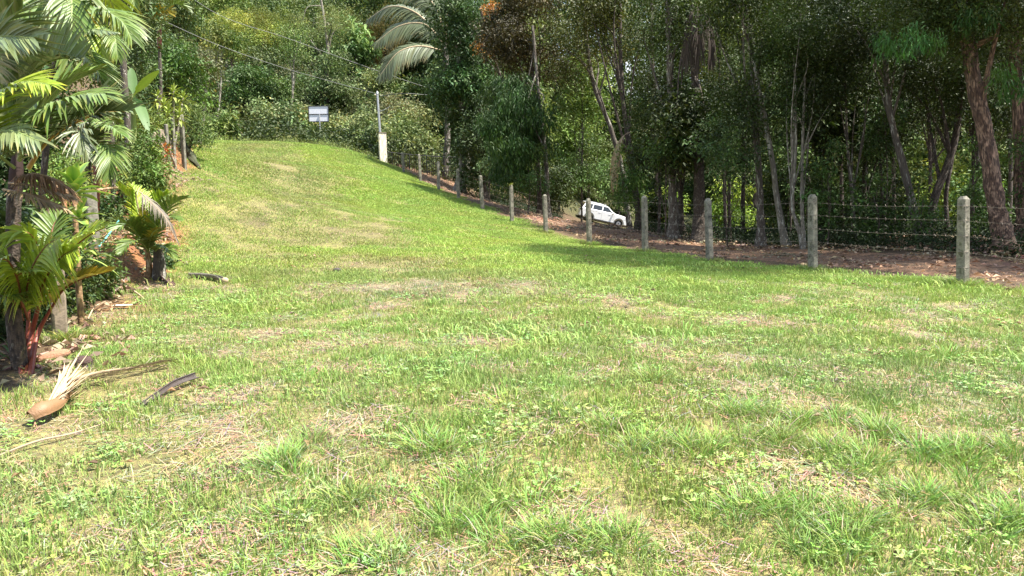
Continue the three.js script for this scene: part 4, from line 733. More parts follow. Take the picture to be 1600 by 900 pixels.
{ // small areca beside the bank
  const b = ground(238, 436), D = -b.clone().applyMatrix4(camera.matrixWorldInverse).z, p = thing('areca_palm', 'small bushy areca palm with upright bright fronds on the red bank', 'palm', b);
  stem(p, [b.clone().add(V(0.1, -0.1, 0)), at(249, 415, D), at(247, 388, D)], [0.11, 0.1, 0.07], M.barkPalm); stem(p, [b.clone().add(V(-0.06, -0.1, 0)), at(232, 405, D), at(226, 375, D)], [0.05, 0.04, 0.03], M.barkTan, 'stem');
  const F = (pts, o) => frond(p, rp(pts), { mat: M.frondLime, n: 34, len: 0.42, w: 0.036, droop: 0.25, r: 0.013, ...o });
  F([[228, 388, D], [222, 350, D], [208, 318, D], [186, 292, D - 0.2]], {}); F([[230, 385, D], [228, 345, D + 0.1], [218, 312, D + 0.2], [206, 290, D + 0.3]], {}); F([[234, 385, D], [240, 345, D], [248, 315, D], [262, 302, D - 0.1]], {});
  F([[238, 385, D], [252, 345, D - 0.1], [270, 318, D - 0.2], [292, 309, D - 0.3]], { mat: M.frond }); F([[236, 390, D], [244, 360, D - 0.2], [262, 340, D - 0.5], [280, 345, D - 0.7]], { mat: M.frond, len: 0.32 });
  F([[230, 390, D], [214, 365, D - 0.2], [200, 350, D - 0.4], [184, 358, D - 0.6]], { mat: M.frond }); F([[232, 395, D], [222, 380, D - 0.3], [205, 378, D - 0.6], [190, 395, D - 0.8]], { mat: M.frond, len: 0.3 }); F([[240, 395, D], [252, 385, D - 0.3], [262, 388, D - 0.5], [272, 402, D - 0.6]], { mat: M.frond, len: 0.26 });
  F([[232, 392, D], [234, 375, D - 0.3], [240, 362, D - 0.5], [248, 356, D - 0.6]], { mat: M.frondYellow, len: 0.2, n: 20, label: 'yellow young frond' }); F([[231, 388, D], [228, 360, D - 0.2], [224, 338, D - 0.3], [222, 322, D - 0.4]], { mat: M.frondYellow, len: 0.2, n: 20, label: 'yellow young frond' });
  F([[228, 372, D], [212, 300, D - 0.1], [236, 316, D - 0.5], [260, 342, D - 0.8], [275, 374, D - 0.9]], { t0: 0.45, mat: M.dryGrey, rib: M.ribDead, len: 0.24, w: 0.014, n: 36, droop: 0.9, f0: 0.9, f1: 1.3, label: 'dead grey drooping frond' });
}
{ // taller palms of the border
  let D = 14, b = foot(151, D), p = thing('lipstick_palm', 'slender palm with bright red crownshaft rising behind the pale boundary post', 'palm', b);
  stem(p, [b, at(140, 330, D), at(137, 250, D), at(130, 205, D)], [0.06, 0.055, 0.05, 0.04], M.barkPalm); stem(p, rp([[151, 330, D], [151, 290, D], [149, 236, D]]), [0.05, 0.055, 0.035], M.crownshaft, 'crownshaft');
  const F = (o, ...pts) => frond(p, rp(pts), { mat: M.frond, n: 34, len: 0.5, w: 0.04, droop: 0.5, ...o });
  F({ mat: M.frondGrey }, [149, 240, D], [146, 215, D], [132, 196, D - 0.3], [112, 200, D - 0.6]); F({}, [149, 238, D], [156, 210, D], [172, 198, D - 0.3], [190, 210, D - 0.5]); F({ mat: M.frondGrey }, [149, 242, D], [140, 210, D - 0.3], [125, 205, D - 0.6], [138, 245, D - 0.8]); F({}, [149, 238, D], [150, 205, D + 0.2], [160, 185, D + 0.5], [182, 190, D + 0.8]); F({}, [150, 240, D], [165, 226, D - 0.3], [172, 245, D - 0.6], [170, 275, D - 0.7]);
}
{
  let D = 16, b = foot(179, D), p = thing('slim_palm', 'slim palm with lichen-spotted lower trunk and tan upper trunk', 'palm', b);
  stem(p, [b, at(177, 290, D), at(174, 190, D)], [0.055, 0.05, 0.047], M.barkPalm, 'trunk'); stem(p, rp([[174, 190, D], [170, 120, D], [166, 50, D]]), [0.05, 0.047, 0.042], M.barkTan, 'upper_trunk');
  for (const [q, m] of [[[[166, 50, D], [170, 18, D], [180, 14, D - 0.2], [188, 52, D - 0.4]], M.frondPale], [[[166, 50, D], [158, 20, D], [140, 20, D - 0.3], [126, 48, D - 0.5]], M.frondGrey], [[[166, 52, D], [176, 40, D], [196, 36, D - 0.3], [220, 52, D - 0.6]], M.frondGrey], [[[166, 52, D], [160, 40, D - 0.3], [158, 60, D - 0.6], [162, 95, D - 0.7]], M.frondLime], [[[166, 50, D], [166, 0, D], [176, -30, D], [200, -40, D]], M.frond], [[[166, 50, D], [172, 45, D - 0.4], [180, 62, D - 0.7], [184, 90, D - 0.8]], M.frond]]) frond(p, rp(q), { mat: m, n: 32, len: 0.42, w: 0.034, droop: 0.6 });
  D = 18; b = foot(204, D); p = thing('slim_palm', 'dark palm trunk with white lichen patches running out of the top', 'palm', b);
  stem(p, [b, at(200, 220, D), at(195, 130, D), at(190, 60, D), at(187, -40, D)], [0.085, 0.075, 0.075, 0.065, 0.06], M.barkPalm);
  for (const q of [[[187, -40, D], [200, -70, D], [225, -60, D], [250, -20, D]], [[187, -40, D], [170, -70, D], [150, -60, D], [135, -10, D]], [[187, -40, D], [195, -60, D - 1], [205, -40, D - 1.5], [210, 10, D - 1.7]]]) frond(p, rp(q), { n: 34, len: 0.55, w: 0.04, droop: 0.6 });
  D = 30; b = foot(251, D); p = thing('lipstick_palm', 'tall thin palm with orange-red crownshaft, smallest crown against the hill', 'palm', b);
  stem(p, [b, at(251, 150, D), at(249, 76, D)], [0.09, 0.07, 0.06], M.barkPalm); stem(p, rp([[249, 76, D], [249, 60, D], [250, 34, D]]), [0.08, 0.1, 0.05], M.crownshaft, 'crownshaft');
  for (const [q, m] of [[[[250, 38, D], [244, 10, D], [230, -6, D], [212, 4, D]], M.frondGrey], [[[250, 36, D], [247, 0, D], [242, -30, D], [230, -50, D]], M.frond], [[[250, 36, D], [256, 4, D], [262, -24, D], [272, -44, D]], M.frondGrey], [[[250, 38, D], [262, 14, D], [276, 6, D], [292, 16, D]], M.frond], [[[249, 40, D], [244, 24, D - 0.5], [240, 16, D - 0.7], [234, 20, D - 0.8]], M.frondYellow], [[[250, 40, D], [255, 26, D - 0.5], [258, 18, D - 0.7], [264, 22, D - 0.8]], M.frondYellow]]) frond(p, rp(q), { mat: m, n: 30, len: 0.7, w: 0.06, droop: 0.3, v: 0.5 });
}
{ // banana
  const D = 19, b = foot(209, D), p = thing('banana_plant', 'banana plant with one bright backlit leaf between the palm trunks', 'banana plant', b), base = at(208, 150, D).sub(b);
  stem(p, [b, at(208, 220, D), at(208, 150, D)], [0.1, 0.08, 0.05], std({ color: C(0.2, 0.24, 0.08) }), 'stem');
  const g = [0.3, 0.46, 0.05], dk = [0.09, 0.18, 0.04], dir = (x, y, d) => at(x, y, d).sub(b).sub(base);
  for (const [t, W, dr, c] of [[[247, 108, 18.6], 0.3, 0.05, g], [[180, 112, 18.8], 0.3, 0.25, dk], [[172, 160, 18.4], 0.28, 0.45, dk], [[230, 175, 18.2], 0.28, 0.4, dk], [[205, 105, 19.2], 0.24, 0.05, dk]]) { const d = dir(...t), L = d.length() * 1.05; bladeLeaf(p, base, d.normalize(), L, W, dr, { mid: c, edge: c, half: c.map((q) => q * 0.9), fold: 0.2, prof: (u) => u < 0.2 ? 0.05 + u * 1.5 : Math.pow(Math.sin(Math.PI * Math.pow((u - 0.1) / 0.9, 0.8)), 0.6) }); }
}
{ // broad-leaved corn plant and other rosettes
  const limeE = [0.42, 0.5, 0.09], gm = [0.13, 0.26, 0.04];
  let b = foot(121, 8.2), p = thing('corn_plant', 'corn plant with broad lime-edged leaves beside the reddish post', 'corn plant', b);
  stem(p, [b, at(120, 400, 8.2), at(116, 275, 8.2)], [0.035, 0.03, 0.025], M.barkTan, 'stem');
  rosette(p, at(116, 283, 7.6), 16, 0.36, 0.13, { mid: gm, edge: limeE, half: [0.24, 0.38, 0.06], e0: 1.35, e1: 0.05, droop: 0.3 }); rosette(p, at(122, 335, 8.0), 10, 0.32, 0.1, { mid: gm, edge: limeE, half: [0.26, 0.38, 0.06], e0: 1.1, e1: -0.1, droop: 0.4 }); rosette(p, at(130, 385, 8.0), 14, 0.34, 0.055, { mid: [0.25, 0.34, 0.06], edge: limeE, e0: 1.1, e1: -0.1, droop: 0.5 });
  const lime = [0.3, 0.38, 0.06];
  b = ground(192, 422); const d1 = -b.clone().applyMatrix4(camera.matrixWorldInverse).z; p = thing('dracaena', 'small lime-leaved sprig at the foot of the slim palm', 'dracaena', b); stem(p, [b, at(192, 386, d1)], [0.014, 0.011], M.barkTan, 'stem'); rosette(p, at(192, 386, d1), 11, 0.26, 0.07, { mid: lime, edge: [0.4, 0.46, 0.12], e0: 1.3, e1: -0.1, droop: 0.3 });
  b = foot(270, 26); p = thing('dracaena', 'tall lime-yellow dracaena stand behind the far bank posts', 'dracaena', b);
  for (const [x, y, d] of [[271, 142, 26], [256, 160, 25.6], [286, 152, 26.4], [263, 172, 25.2], [280, 176, 25.4], [246, 150, 26.4]]) { stem(p, [b.clone().add(V((x - 270) * 0.005, 0, 0)), at(lerp(270, x, 0.6), 195, 26), at(x, y, d)], [0.045, 0.035, 0.03], M.barkPale, 'stem'); rosette(p, at(x, y, d), 20, 0.55, 0.085, { mid: lime, edge: [0.4, 0.46, 0.12], e0: 1.4, e1: -0.5, droop: 0.5, step: 0.015 }); }
  b = ground(226, 305); const d2 = -b.clone().applyMatrix4(camera.matrixWorldInverse).z; p = thing('agave_like_plant', 'grey-green rosette of long stiff leaves above the small areca palm', 'plant', b); rosette(p, b.clone().add(V(0, 0.15, 0)), 20, 0.75, 0.1, { mid: [0.16, 0.24, 0.13], edge: [0.2, 0.28, 0.15], e0: 1.4, e1: 0.15, droop: 0.25 });
  b = foot(262, 20); p = thing('croton', 'shrub with orange and red leaves in front of the far bank posts', 'shrub', b); stem(p, [b, at(262, 240, 20)], [0.02, 0.012], M.barkTan, 'stem'); rosette(p, at(262, 236, 20), 14, 0.3, 0.075, { mid: [0.42, 0.12, 0.03], edge: [0.5, 0.2, 0.04], e0: 1.2, e1: -0.2, droop: 0.4 }); rosette(p, at(257, 228, 19.8), 9, 0.24, 0.06, { mid: [0.5, 0.22, 0.04], edge: [0.5, 0.1, 0.06], e0: 1.2, e1: 0, droop: 0.4 });
  for (const [px, py, n, L, W, l, m] of [[20, 560, 16, 0.4, 0.03, 'tuft of dark strap leaves under the red palm stems', [0.07, 0.13, 0.03]], [118, 470, 14, 0.36, 0.03, 'tuft of narrow leaves between the two near boundary posts', [0.1, 0.17, 0.04]], [172, 418, 18, 0.3, 0.022, 'tuft of rusty brown grass below the blue-green ropes', [0.26, 0.13, 0.05]], [205, 318, 18, 0.5, 0.05, 'clump of strap leaves left of the grey-green rosette', [0.13, 0.22, 0.05]], [60, 470, 16, 0.5, 0.035, 'dark leaf tuft between the reddish post and the red palm stems', [0.06, 0.12, 0.03]]]) { b = ground(px, py); p = thing('strap_leaf_tuft', l, 'plant', b); rosette(p, b.clone().add(V(0, 0.02, 0)), n, L, W, { mid: m, edge: m, e0: 1.4, e1: 0.4, droop: 0.5 }); }
}
{ // shrubs and small trees of the border
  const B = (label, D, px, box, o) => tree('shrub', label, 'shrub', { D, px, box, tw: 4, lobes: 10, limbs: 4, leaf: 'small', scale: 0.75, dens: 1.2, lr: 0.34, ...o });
  B('pale yellow-green bush seen under the arching palm frond', 12.5, 95, [58, 215, 140, 345], { col: [0.19, 0.27, 0.05], scale: 0.6 });
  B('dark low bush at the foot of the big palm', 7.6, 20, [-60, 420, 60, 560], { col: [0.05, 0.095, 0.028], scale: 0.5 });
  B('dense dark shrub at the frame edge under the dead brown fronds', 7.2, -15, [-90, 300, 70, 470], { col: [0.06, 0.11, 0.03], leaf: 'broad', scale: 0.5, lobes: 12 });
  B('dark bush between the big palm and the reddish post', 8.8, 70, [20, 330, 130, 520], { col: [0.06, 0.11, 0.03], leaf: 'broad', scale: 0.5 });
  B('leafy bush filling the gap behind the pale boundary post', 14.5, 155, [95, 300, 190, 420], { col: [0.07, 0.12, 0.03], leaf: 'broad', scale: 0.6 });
  B('bright leafy bush around the slim palm trunk', 17.2, 200, [180, 185, 245, 320], { col: [0.17, 0.26, 0.05], leaf: 'broad', scale: 0.55 });
  B('light green shrub in front of the short yellowish post', 16.5, 232, [205, 235, 262, 330], { col: [0.15, 0.24, 0.05], leaf: 'broad', scale: 0.5 });
  B('yellow-green shrub under the lime dracaena stand', 24, 232, [195, 170, 262, 232], { col: [0.21, 0.28, 0.05], scale: 0.7 });
  B('green shrub beside the mossy end post', 29, 300, [284, 165, 330, 240], { col: [0.12, 0.19, 0.05], scale: 0.8 });
  B('olive shrub behind the red hollow of the bank', 26, 205, [170, 150, 235, 260], { col: [0.12, 0.17, 0.05], scale: 0.8 });
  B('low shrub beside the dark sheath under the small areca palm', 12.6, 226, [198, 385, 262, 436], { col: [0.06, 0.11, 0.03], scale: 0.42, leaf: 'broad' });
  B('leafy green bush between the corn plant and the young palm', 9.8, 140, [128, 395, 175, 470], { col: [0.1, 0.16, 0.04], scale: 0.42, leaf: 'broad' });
  const T = (label, D, px, box, o) => tree('broadleaf_tree', label, 'tree', { D, px, box, tw: 8, leaf: 'broad', ...o });
  T('round mid-green tree below the thin red-shafted palm', 33, 262, [222, 62, 312, 172], { col: [0.11, 0.2, 0.04], scale: 1, lobes: 12 });
  T('pale-trunked tree with grey-green and rusty leaves near the top of the bank', 44, 318, [283, 52, 346, 150], { trunk: [[319, 222], [319, 180], [321, 118]], tw: 6, bark: M.barkPale, col: [0.17, 0.18, 0.08], scale: 1.1 });
  T('yellow-green tree behind the dark hanging palm', 22, 60, [-40, -60, 170, 190], { col: [0.12, 0.17, 0.035], scale: 0.8, lobes: 14 });
  T('olive tree seen between the two slim palm trunks', 27, 190, [140, -50, 250, 160], { col: [0.11, 0.16, 0.045], scale: 0.9, lobes: 13 });
  T('deep green tree far behind the banana leaf', 38, 210, [160, 40, 280, 230], { col: [0.08, 0.14, 0.035], scale: 1.1, lobes: 12 });
  T('dense shade tree at the frame edge behind the big palm', 15, -40, [-160, 60, 110, 420], { col: [0.06, 0.11, 0.03], scale: 0.8, lobes: 16 });
}

// ---------------------------------------------------------------- the forested hill behind the crest
{
  const T = (name, label, cat, D, box, col, o = {}) => tree(name, label, cat, { D, px: (box[0] + box[2]) / 2, box, col, tw: 7, lobes: 12, lr: 0.27, leaf: 'broad', scale: 1.3 + (label.length % 4) * 0.15, dens: 1.1, ...o });
  const t = (l, D, b, c, o) => T('hill_tree', l, 'tree', D, b, c, o), s = (l, D, b, c, o) => T('hill_bush', l, 'bush', D, b, c, { limbs: 3, tw: 4, ...o });
  t('dark dense round tree at the top of the lawn, nearest the bank', 61, [345, 85, 425, 225], [0.088, 0.159, 0.041], { lobes: 14 });
  t('yellow-green feathery tree above the dark round tree', 67, [325, 10, 405, 120], [0.270, 0.331, 0.068], { leaf: 'small' });
  s('pale bush at the crest between the dark round tree and the sign', 57, [378, 150, 470, 232], [0.203, 0.265, 0.101]);
  t('mid-green tree standing above the pale crest bush', 65, [392, 62, 482, 195], [0.121, 0.198, 0.054]);
  s('pale yellowish bush right under the sign board', 58, [440, 172, 520, 238], [0.230, 0.291, 0.101]);
  t('grey-green tree behind the sign board', 69, [468, 75, 562, 195], [0.135, 0.192, 0.068], { lobes: 14 });
  t('half-bare tree with pale branches at the top of the hill', 70, [455, 5, 560, 75], [0.2, 0.24, 0.07], { leaf: 'small', dens: 0.35, bark: M.barkPale, tw: 7, limbs: 10, trunk: [[512, 195], [513, 100], [508, 40], [500, -10]], scale: 1 });
  t('slender pale-trunked tree left of the dark round tree', 56, [325, 20, 372, 105], [0.17, 0.23, 0.06], { bark: M.barkPale, tw: 4, trunk: [[346, 222], [344, 150], [347, 60]], dens: 0.6 });
  t('slender pale-trunked tree behind the sign post, above the pale bushes', 60, [428, 20, 490, 110], [0.15, 0.22, 0.06], { bark: M.barkPale, tw: 4, trunk: [[462, 212], [458, 130], [460, 50]], dens: 0.5, leaf: 'small' });
  t('tree with large drooping umbrella leaves above the sign', 74, [515, 30, 585, 135], [0.162, 0.265, 0.081], { leaf: 'large', scale: 1.6 });
  s('pale leafy bush between the sign and the thin metal pole', 58, [508, 150, 585, 246], [0.230, 0.278, 0.108]);
  t('olive tree behind the top of the thin metal pole', 65, [556, 92, 626, 190], [0.162, 0.218, 0.068]);
  s('bright bush at the foot of the whitish gate pillar', 56, [556, 172, 640, 262], [0.203, 0.265, 0.095]);
  s('pale bush seen through the iron gate', 58, [600, 165, 695, 285], [0.216, 0.278, 0.095], { lobes: 14 });
  t('green tree above the iron gate', 66, [618, 105, 705, 210], [0.135, 0.212, 0.061]);
  t('dark tree with orange flowering tips behind the great palm fronds', 84, [556, 25, 650, 125], [0.230, 0.185, 0.047], { leaf: 'small' });
  t('light green tree at the top edge above the feathery tree', 77, [290, -40, 385, 80], [0.216, 0.291, 0.068]);
  t('bluish-green tree high on the hill beside the great palm', 96, [520, -40, 640, 50], [0.101, 0.159, 0.054], { scale: 1.5 });
  t('grey-leaved tree above the tall thin red-shafted palm', 50, [225, -50, 320, 70], [0.149, 0.212, 0.068]);
  t('lime-crowned tree right of the feathery tree', 80, [380, 8, 455, 85], [0.284, 0.357, 0.068], { leaf: 'small' });
  t('very dark tree behind the great palm crown', 88, [630, -40, 735, 90], [0.054, 0.099, 0.034], { scale: 1.4 });
  s('low green bush at the end of the planted bank', 50, [318, 175, 372, 235], [0.176, 0.251, 0.068]);
  s('shadowy bush under the dark round tree', 63, [395, 130, 450, 215], [0.068, 0.119, 0.041]);
  s('bush with whitish leaves beside the thin metal pole', 62, [580, 150, 665, 215], [0.270, 0.291, 0.135]);
  // great palm
  const D = 51, b = foot(700, D), p = thing('great_palm', 'great palm with long arching grey-green fronds above the gate', 'palm', b);
  stem(p, [b, at(700, 180, D), at(695, 60, D)], [0.22, 0.2, 0.2], M.barkPalm);
  const F = (...q) => frond(p, rp(q), { mat: M.frondGrey, n: 110, len: 1.25, w: 0.085, droop: 0.5, v: -0.1, up: V(0, 0.5, 0.85), r: 0.06, rib: M.dryTan });
  F([695, 70, D], [664, 38, D], [625, 40, D], [588, 66, D]); F([695, 80, D], [655, 72, D - 0.5], [622, 82, D - 1], [594, 118, D - 1]); F([696, 62, D], [680, 10, D], [655, -12, D], [622, -8, D]); F([697, 60, D], [700, 10, D], [712, -30, D], [735, -40, D]); F([694, 66, D], [650, 20, D + 1], [610, 10, D + 2], [575, 30, D + 3]); F([697, 66, D], [725, 30, D + 1], [750, 30, D + 2], [775, 60, D + 3]);
}

// ---------------------------------------------------------------- the shaded wood along the drive
{
  const T = (name, label, D, trunk, tw, box, col, o = {}) => tree(name, label, 'tree', { D, trunk, tw, box, col, leaf: D > 22 && label.length % 2 ? 'broad' : 'small', scale: 0.75 + (label.length % 5) * 0.09, dens: 1.1, lr: 0.23, ...o, lobes: Math.round((o.lobes ?? 12) * 1.35) });
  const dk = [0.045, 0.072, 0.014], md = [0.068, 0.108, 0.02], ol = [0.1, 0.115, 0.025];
  T('lush_tree', 'lush bluish-green tree towering over the grey gate pillar', 46, [[722, 288], [724, 220], [718, 120], [710, 0]], 15, [664, -40, 768, 248], [0.065, 0.125, 0.035], { lobes: 22, lr: 0.3, bark: M.barkPale, scale: 1.1, leaf: 'broad' });
  T('shade_tree', 'dark low-branching tree filling the space right of the iron gate', 45, [[760, 300], [756, 240], [750, 170]], 10, [690, 140, 800, 300], [0.06, 0.1, 0.025], { lobes: 14, leaf: 'broad' });
  T('drooping_tree', 'tree with long hanging green leaves over the drive', 34, [[858, 318], [853, 250], [842, 150], [832, 40]], 9, [745, 105, 872, 300], [0.045, 0.1, 0.018], { leaf: 'droop', lobes: 18, bark: M.barkLichen });
  T('rusty_tree', 'tree with brownish-olive crown above the hanging green leaves', 36, [[846, 318], [838, 200], [828, 60]], 9, [755, -40, 885, 140], [0.085, 0.075, 0.026], { lobes: 15 });
  T('orange_tree', 'sparse tree with orange leaf tips beside the lush tree over the gate pillar', 39, [[800, 318], [790, 150], [762, 60], [750, 10]], 5, [738, -15, 792, 90], [0.34, 0.17, 0.035], { dens: 0.5, lobes: 7, scale: 0.8 });
  T('tall_tree', 'tall dark-trunked tree just right of the parked car', 32, [[1003, 358], [993, 300], [985, 240], [972, 140], [968, -20]], 13, [895, -70, 1045, 90], ol, { dens: 0.5, limbs: 9 });
  T('crooked_tree', 'slightly crooked slim tree leaning over the parked car', 35, [[986, 345], [972, 265], [952, 195], [930, 140], [916, 60], [912, -10]], 9, [835, 0, 960, 150], ol, { dens: 0.55, limbs: 8, taper: 0.55, bark: M.barkLichen });
  T('grey_tree', 'grey straight-trunked tree beside the third fence post', 27, [[1053, 371], [1050, 250], [1047, 120], [1042, -20]], 16, [975, -60, 1130, 120], md, { bark: M.barkLichen, limbs: 7 });
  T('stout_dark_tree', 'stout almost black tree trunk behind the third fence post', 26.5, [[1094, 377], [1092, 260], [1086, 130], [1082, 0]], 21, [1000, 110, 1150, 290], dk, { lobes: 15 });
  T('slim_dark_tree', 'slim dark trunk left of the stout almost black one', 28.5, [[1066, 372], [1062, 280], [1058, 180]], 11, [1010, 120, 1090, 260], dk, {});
  T('straight_pale_tree', 'straight pale-sided trunk, first of the pale trunks beyond the drive', 23.2, [[1190, 388], [1187, 300], [1180, 180], [1172, 40]], 14, [1085, -70, 1235, 120], md, { bark: M.barkLichen, limbs: 7 });
  T('leaning_pale_tree', 'pale leaning trunk, second of the pale trunks beyond the drive', 22.6, [[1230, 390], [1216, 325], [1204, 235], [1190, 160], [1176, 90]], 12, [1120, 60, 1250, 230], dk, { bark: M.barkPale });
  T('forked_pale_tree', 'thin pale trunk with a bend near its foot beside the second fence post', 21.6, [[1256, 394], [1250, 365], [1238, 325], [1243, 240], [1241, 90]], 9, [1185, -60, 1310, 150], md, { bark: M.barkPale });
  T('twin_pale_tree', 'thin straight pale trunk joining the bent one at its foot', 21.5, [[1257, 394], [1253, 320], [1254, 230], [1258, 120]], 8, [1215, 60, 1320, 230], dk, { bark: M.barkPale });
  T('thin_tree', 'thin spotted trunk between the second and first fence posts', 22, [[1337, 393], [1331, 310], [1324, 220], [1318, 60]], 7, [1255, -70, 1390, 170], dk, { bark: M.barkLichen });
  T('lichen_tree', 'leaning grey lichen-covered trunk forming a V with a black one', 20.6, [[1440, 378], [1427, 325], [1406, 240], [1390, 170], [1380, 40]], 16, [1290, -70, 1440, 180], dk, { bark: M.barkLichen });
  T('black_tree', 'black leaning trunk, the other arm of the V', 20.8, [[1446, 378], [1462, 305], [1490, 225], [1506, 110]], 17, [1390, 20, 1545, 210], dk, {});
  T('thin_black_tree', 'thin black trunk left of the nearest fence post', 21.5, [[1482, 374], [1478, 310], [1490, 235], [1500, 140]], 9, [1450, -80, 1560, 120], dk, {});
  T('mottled_tree', 'thick trunk with peeling pinkish mottled bark, largest of the wood', 17, [[1574, 398], [1557, 320], [1541, 220], [1519, 110], [1500, -20], [1480, -300], [1450, -560]], 30, [1370, -130, 1650, 105], md, { bark: M.barkMottled, lobes: 18, limbs: 6, scale: 0.75, taper: 0.5,
    high: [[8.2, 12.6, -15.6, 2.1], [10.4, 13.2, -16.2, 2.2], [9.0, 14, -18.2, 2.2], [7.2, 13.2, -17.4, 1.5], [11.4, 12, -18.4, 1.6], [9.6, 15, -16.8, 1.6], [6.4, 12.4, -19, 1.3], [9.5, 12, -13.6, 1.5], [7.5, 12.5, -14.4, 1.4], [11.2, 12.5, -14.6, 1.5], [8.6, 11.6, -12.4, 1.3],  [10.2, 12.4, -20.2, 1.6]], sprays: [[1385, 68, 16], [1425, 60, 18], [1462, 66, 16], [1520, 28, 18], [1545, 24, 12], [1575, 118, 18], [1590, 140, 18], [1410, 74, 12]] });
  T('brown_tree', 'thick brown trunk close behind the mottled one', 18.4, [[1606, 398], [1598, 250], [1586, 90], [1575, -30]], 30, [1520, -120, 1740, 190], dk, { bark: M.barkMottled, lobes: 14, high: [[15.7, 12.5, -12, 2], [14.3, 13, -14, 2], [16.7, 13, -14.5, 2], [15.2, 12, -16.5, 2], [13.6, 13.5, -17.5, 1.8]] });
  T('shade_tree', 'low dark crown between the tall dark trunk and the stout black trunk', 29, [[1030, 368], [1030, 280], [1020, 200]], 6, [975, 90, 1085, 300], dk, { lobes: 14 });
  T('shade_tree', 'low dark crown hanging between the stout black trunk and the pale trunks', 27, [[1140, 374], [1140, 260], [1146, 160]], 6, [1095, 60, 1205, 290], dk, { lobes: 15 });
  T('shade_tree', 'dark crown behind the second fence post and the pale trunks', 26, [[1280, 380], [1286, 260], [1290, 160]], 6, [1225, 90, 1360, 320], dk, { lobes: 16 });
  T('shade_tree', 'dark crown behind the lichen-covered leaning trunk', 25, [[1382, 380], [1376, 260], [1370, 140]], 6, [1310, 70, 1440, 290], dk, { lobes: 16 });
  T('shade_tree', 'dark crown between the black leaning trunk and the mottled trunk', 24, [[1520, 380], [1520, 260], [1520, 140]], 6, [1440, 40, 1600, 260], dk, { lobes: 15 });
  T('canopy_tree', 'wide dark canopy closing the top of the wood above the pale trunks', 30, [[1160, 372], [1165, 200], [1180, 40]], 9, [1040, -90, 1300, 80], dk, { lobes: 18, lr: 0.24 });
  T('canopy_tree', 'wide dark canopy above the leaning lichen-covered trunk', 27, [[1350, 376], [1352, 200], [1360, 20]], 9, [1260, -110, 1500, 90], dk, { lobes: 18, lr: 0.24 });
  const lit = [0.1, 0.18, 0.035], lit2 = [0.075, 0.14, 0.032], S = (l, D, b, c, o = {}) => tree('sapling', l, 'sapling', { D, px: (b[0] + b[2]) / 2, box: b, col: c, tw: 3, lobes: 11, limbs: 6, leaf: 'broad', scale: 0.62, dens: 0.5, lr: 0.24, bark: M.barkDark, ...o });
  S('leafy sapling left of the tall dark trunk, behind the fourth fence post', 30, [955, 195, 1050, 365], lit); S('bright sapling beside the stout black trunk', 25.5, [1105, 150, 1180, 380], lit2, { leaf: 'small', scale: 0.6 });
  S('sapling with loose leaf sprays left of the straight pale-sided trunk', 22.5, [1085, 170, 1190, 300], [0.07, 0.125, 0.035], { dens: 0.4 }); S('sapling with bright sprays right of the grey trunk', 26, [1000, 150, 1080, 270], lit, { dens: 0.4 });
  S('slim sapling between the twin pale trunks and the thin spotted one', 21.2, [1262, 190, 1325, 385], lit2); S('thin sapling behind the barbed wires, right of the second fence post', 20.5, [1330, 240, 1400, 388], lit2, { dens: 0.4 });
  S('sapling in front of the V of leaning trunks', 19.6, [1415, 250, 1470, 385], lit2, { dens: 0.35, scale: 0.5 }); S('leafy sapling filling the gap left of the mottled trunk', 18.6, [1488, 190, 1545, 385], lit, { dens: 0.4, scale: 0.5 });
  S('leafy sapling at the frame edge right of the mottled trunk', 17.6, [1575, 150, 1650, 380], lit2, { dens: 0.5, scale: 0.5 }); S('sapling under the green drooping tree', 33, [790, 220, 862, 320], lit2); S('sapling between the grey gate pillar and the drooping tree', 40, [735, 190, 800, 305], lit2);
  S('sapling with pale sprays above the roof of the parked car', 52, [880, 210, 955, 312], lit, { scale: 0.9 }); S('tall sapling right of the leaning pale trunk, reaching the canopy', 24, [1195, 130, 1270, 330], lit2, { dens: 0.45 }); S('sapling left of the lichen-covered trunk with loose high sprays', 23, [1340, 90, 1420, 260], lit2, { dens: 0.4 });
  // dead palm frond and thatch hanging in the trees
  let p = thing('hanging_dead_frond', 'dead grey-brown palm frond hanging beside the dark trunk above the car', 'dead frond', at(985, 205, 31.5)); frond(p, rp([[988, 205, 31.5], [972, 214, 31.4], [962, 240, 31.2], [958, 290, 31.2]]), { mat: M.frondDead, rib: M.ribDead, n: 46, len: 0.6, w: 0.03, droop: 1.1, v: 0, f0: 0.9, f1: 1.4 });
  p = thing('hanging_dead_frond', 'mass of dark brown dead fronds hanging high beside the stout black trunk', 'dead frond', at(1092, 10, 26)); for (const q of [[[1092, 10, 26], [1080, 20, 25.8], [1074, 60, 25.7], [1072, 105, 25.7]], [[1092, 10, 26], [1102, 18, 25.8], [1110, 50, 25.7], [1112, 95, 25.7]], [[1092, 10, 26], [1090, 20, 25.6], [1092, 60, 25.5], [1090, 110, 25.5]]]) frond(p, rp(q), { mat: M.frondDark, rib: M.crownshaftDark, n: 46, len: 0.55, w: 0.03, droop: 1.1, v: 0, f0: 0.9, f1: 1.4 });
  // bushes under and behind the trees
  const B = (label, D, box, col, o = {}) => tree('wood_bush', label, 'bush', { D, px: (box[0] + box[2]) / 2, box, col, tw: 4, lobes: 10, limbs: 3, leaf: 'broad', scale: 0.9, lr: 0.3, ...o });
  const br = [0.25, 0.36, 0.045], pale = [0.22, 0.3, 0.09];
